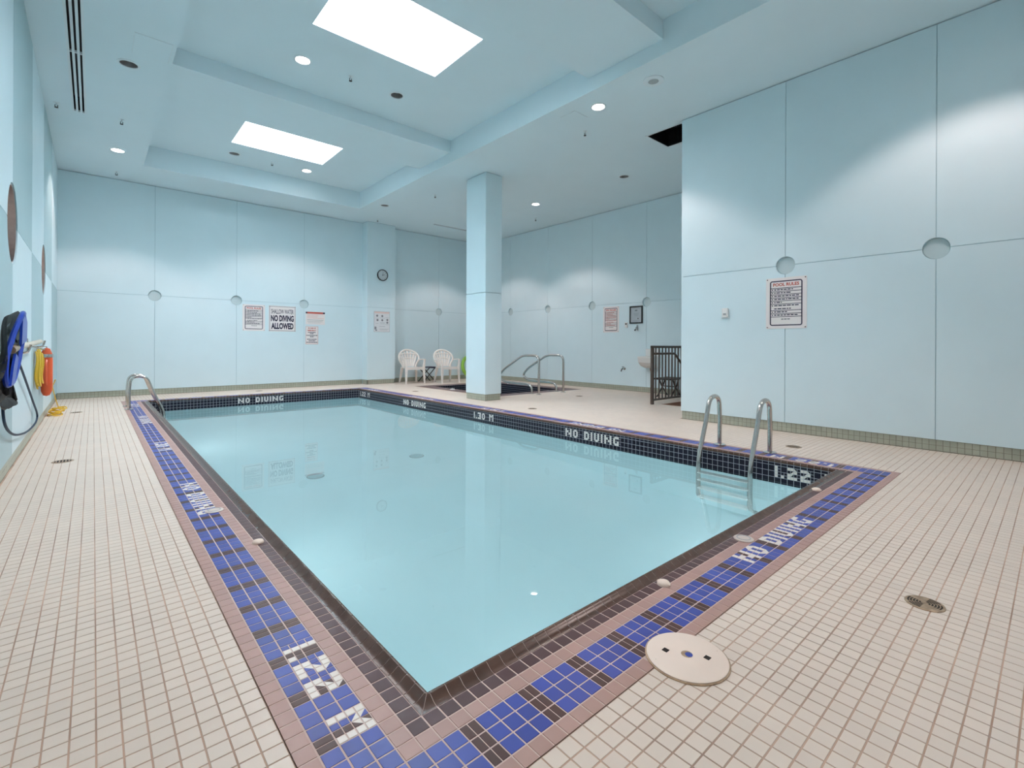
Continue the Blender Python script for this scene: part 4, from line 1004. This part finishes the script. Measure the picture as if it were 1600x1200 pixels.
for (x, y, l) in ((-.191, 5.568, 'beside the left wall under the blue net'), (-.183, 9.399, 'on the left deck near the ladder'), (5.266, 1.752, 'between the right ladder and the right wall'), (5.235, 5.503, 'in front of the column'),
                  (7.246, 6.277, 'between spa handrails and stair rail'), (5.227, 9.158, 'between pool and spa behind the column'), (2.674, 11.29, 'between pool and back wall')):
    t = thing('deck_drain', 'small round dark bronze floor drain ' + l, 'drain', (x, y, 0), group='small deck drains')
    MB().lathe([(.072, -.001), (.072, .0022), (.066, .003), (.0001, .003)], (x, y, 0), n=28).build('grate', 'brass', t)
    MB().lathe([(.056, 0), (.0001, .0004)], (x, y, .0031), n=24).build('strainer', 'slot', t)
    for k in range(5):
        xx = x - .04 + .02 * k; hl = math.sqrt(max(.054 ** 2 - (xx - x) ** 2, 0)); MB().box(xx - .004, y - hl, .0034, xx + .004, y + hl, .0042).build('bar', 'brass', t)
for (x, y, l) in ((.628, 2.661, 'on the left pool border'), (1.804, 1.094, 'on the front pool border nearer the cream skimmer'), (3.795, 1.116, 'on the front pool border by the right ladder')):
    t = thing('rope_anchor_cap', 'small cream domed plastic cap ' + l, 'cap', (x, y, 0), group='cream deck caps')
    MB().lathe([(.027, .0), (.027, .006), (.022, .013), (.011, .017), (.0001, .018)], (x, y, 0), n=20).build('dome', 'lid', t, smooth=True)
    MB().bbox(x - .006, y - .03, 0.001, x + .006, y + .03, .010, .002).build('tab', 'lid', t)
for (x, y, l) in ((.55, 3.342, 'on the left border after the no diving letters'), (2.545, 1.081, 'on the front border by the no diving letters')):
    t = thing('deck_plate', 'round pale grey flush cover plate ' + l, 'cover', (x, y, 0), group='flush deck plates')
    MB().lathe([(.048, .0), (.048, .004), (.040, .0065), (.0001, .007)], (x, y, 0), n=28).build('plate', 'platep', t, smooth=True)
    MB().torus((x, y, .0058), .032, .003, n=24, k=6).build('ring', 'midgrey', t, smooth=True)

# ------------------------------------------------------------------ rescue gear on the left wall
t = thing('rescue_buoy', 'orange torpedo rescue buoy hanging on the left wall', 'buoy', (-.425, 8.1, .36))
MB().lathe([(.0001, 0), (.03, .012), (.05, .06), (.056, .15), (.056, .44), (.05, .52), (.03, .575), (.0001, .59)], (-.425, 8.1, .36), n=20).build('float', 'orange', t, smooth=True)
MB().lathe([(.060, .47), (.062, .49), (.060, .51)], (-.425, 8.1, .36), n=20).build('clamp_band', 'steel', t, smooth=True)
MB().tube(smooth_path([(-.425, 8.04, .5), (-.425, 7.99, .55), (-.425, 7.99, .75), (-.425, 8.04, .8)], .04), .012, 8).build('handle', 'orange', t, smooth=True)
MB().tube([(-.48, 8.1, .96), (-.425, 8.1, .96), (-.425, 8.1, .94)], .006, 6).build('hook', 'steel', t)
t = thing('rope_coil', 'coil of yellow rescue rope hanging beside the orange buoy', 'rope', (-.44, 7.4, .5))
r2 = random.Random(5)
for k in range(9):
    yc, xx = 7.28 + .05 * k * .6 + r2.uniform(-.04, .04), -.452 + r2.uniform(-.012, .03); hh = r2.uniform(.15, .21); ww = r2.uniform(.035, .10); zc = .72 + r2.uniform(-.03, .03)
    MB().tube([(xx + .006 * math.sin(3 * a), yc + ww * math.cos(a) * (1 + .12 * math.sin(2 * a)), zc + hh * math.sin(a)) for a in [2 * PI * i / 28 for i in range(29)]], .0075, 6).build('loop', 'yellow', t, smooth=True)
MB().tube(smooth_path([(-.47, 7.38, .94), (-.44, 7.38, .94), (-.40, 7.38, .93)], .02), .007, 6).build('hook', 'steel', t)
t = thing('rope_end', 'loose tangle of yellow rope on the floor by the back corner', 'rope', (-.36, 9.2, 0))
for k in range(7):
    c0 = (-.37 + r2.uniform(-.03, .03), 9.25 + r2.uniform(-.15, .15)); q = r2.uniform(.05, .09)
    MB().tube([(c0[0] + q * math.cos(a), c0[1] + q * 1.4 * math.sin(a), .012 + .014 * k + .012 * math.sin(2 * a + k)) for a in [2 * PI * i / 22 for i in range(23)]], .0075, 6).build('loop', 'yellow', t, smooth=True)
MB().tube(smooth_path([(-.36, 9.25, .09), (-.385, 9.0, .25), (-.40, 8.6, .45), (-.37, 8.35, .50), (-.352, 8.19, .55)], .2), .006, 6).build('lead', 'yellow', t, smooth=True)
t = thing('skimmer_net', 'blue framed pool skimmer net with black bag on a long pole', 'pool net', (-.39, 4.6, .7))
MB().tube([(-.40, 4.62, .965), (-.40, 6.75, 1.02)], .020, 10).build('pole', 'wood', t, smooth=True)
MB().tube([(-.435, 4.70, .945), (-.435, 6.60, .995)], .014, 10).build('pole', 'whitep', t, smooth=True)
MB().tube([(-.40, 4.45, .955), (-.40, 4.66, .966)], .026, 10).build('ferrule', 'brass', t, smooth=True)
fpts = [(-.378, 4.86, 1.17), (-.37, 4.80, 1.215), (-.365, 4.68, 1.20), (-.385, 4.48, 1.08), (-.405, 4.30, .92), (-.408, 4.26, .80), (-.405, 4.33, .73), (-.395, 4.50, .745), (-.388, 4.64, .83), (-.378, 4.85, 1.03)]
MB().tube(smooth_path(fpts + fpts[:1], .05), .016, 8).build('frame', 'bluep', t, smooth=True)
MB().prism([(4.62, .99), (4.95, 1.02), (4.98, 1.15), (4.85, 1.215), (4.70, 1.21)], lambda p: (-.375, p[0], p[1]), lambda p: (-.362, p[0], p[1])).build('head_plate', 'bluep', t)
MB().prism([(4.30, .735), (4.50, .74), (4.66, .80), (4.70, .90), (4.55, .93), (4.42, .85)], lambda p: (-.395, p[0], p[1]), lambda p: (-.382, p[0], p[1])).build('head_plate', 'bluep', t)
cz_ = [sum(p[k] for p in fpts) / len(fpts) for k in range(3)]; nf = MB()
nf.add([(p[0] - .004, p[1], p[2]) for p in fpts] + [(cz_[0] - .03, cz_[1], cz_[2])], [(i, (i + 1) % len(fpts), len(fpts)) for i in range(len(fpts))]); nf.build('net_mouth', 'net', t, fix=False)
nb = MB(); NU, NV = 26, 14; vs = []
for i in range(NU):
    a = 2 * PI * i / NU
    for j in range(NV):
        v = j / (NV - 1); rad = (1 - v ** 2.2)
        yy = 4.52 + .36 * math.cos(a) * rad + .22 * v ** 2 + .025 * math.sin(5 * a + 6 * v); zz = .955 + .22 * math.sin(a) * rad + .16 * math.cos(a) * rad - .36 * v ** 1.3 + .02 * math.sin(4 * a + 9 * v)
        xx = -.405 - .05 * math.sin(PI * v) + .014 * math.sin(3 * a + 4 * v)
        vs.append((xx, yy, zz))
nb.add(vs, [(i * NV + j, ((i + 1) % NU) * NV + j, ((i + 1) % NU) * NV + j + 1, i * NV + j + 1) for i in range(NU) for j in range(NV - 1)])
nb.build('net_bag', 'net', t, smooth=True, fix=False)
for y in (5.2, 6.62):
    tt = thing('pole_bracket', 'grey steel wall bracket holding the net pole ' + ('beside the blue net' if y < 6 else 'beside the yellow rope'), 'bracket', (XL, y, .95))
    zz = .98 + (y - 5.2) * .026 - .03
    MB().bbox(XL + .001, y - .02, zz - .06, XL + .008, y + .02, zz + .06, .002).build('plate', 'steel', tt)
    MB().tube(smooth_path([(XL + .005, y, zz - .02), (XL + .11, y, zz - .025), (XL + .125, y, zz + .04)], .03), .008, 8).build('arm', 'steel', tt, smooth=True)
t = thing('vacuum_hose', 'thin dark blue hose hanging in a loop on the left wall', 'hose', (-.46, 5.6, .25))
hp = [(-.455, 5.35, .92), (-.455, 5.9, .74), (-.455, 6.8, .42), (-.455, 7.30, .235), (-.455, 7.15, .165), (-.455, 6.5, .175), (-.455, 5.85, .225), (-.455, 5.2, .315), (-.455, 4.78, .44), (-.455, 4.66, .60), (-.455, 4.66, .75)]
def catmull(P, n=6):
    P = [Vector(p) for p in P]; Q = [P[0]] + P + [P[-1]]; o = []
    for i in range(1, len(Q) - 2):
        for k in range(n):
            s_ = k / n; o.append(.5 * (2 * Q[i] + (Q[i + 1] - Q[i - 1]) * s_ + (2 * Q[i - 1] - 5 * Q[i] + 4 * Q[i + 1] - Q[i + 2]) * s_ * s_ + (3 * Q[i] - Q[i - 1] - 3 * Q[i + 1] + Q[i + 2]) * s_ ** 3))
    return o + [P[-1]]
MB().tube(catmull(hp), .0085, 8).build('hose_line', 'hose', t, smooth=True)
MB().tube([(-.455, 5.30, .93), (-.455, 5.40, .905)], .018, 8).build('end_cuff', 'dark', t, smooth=True)
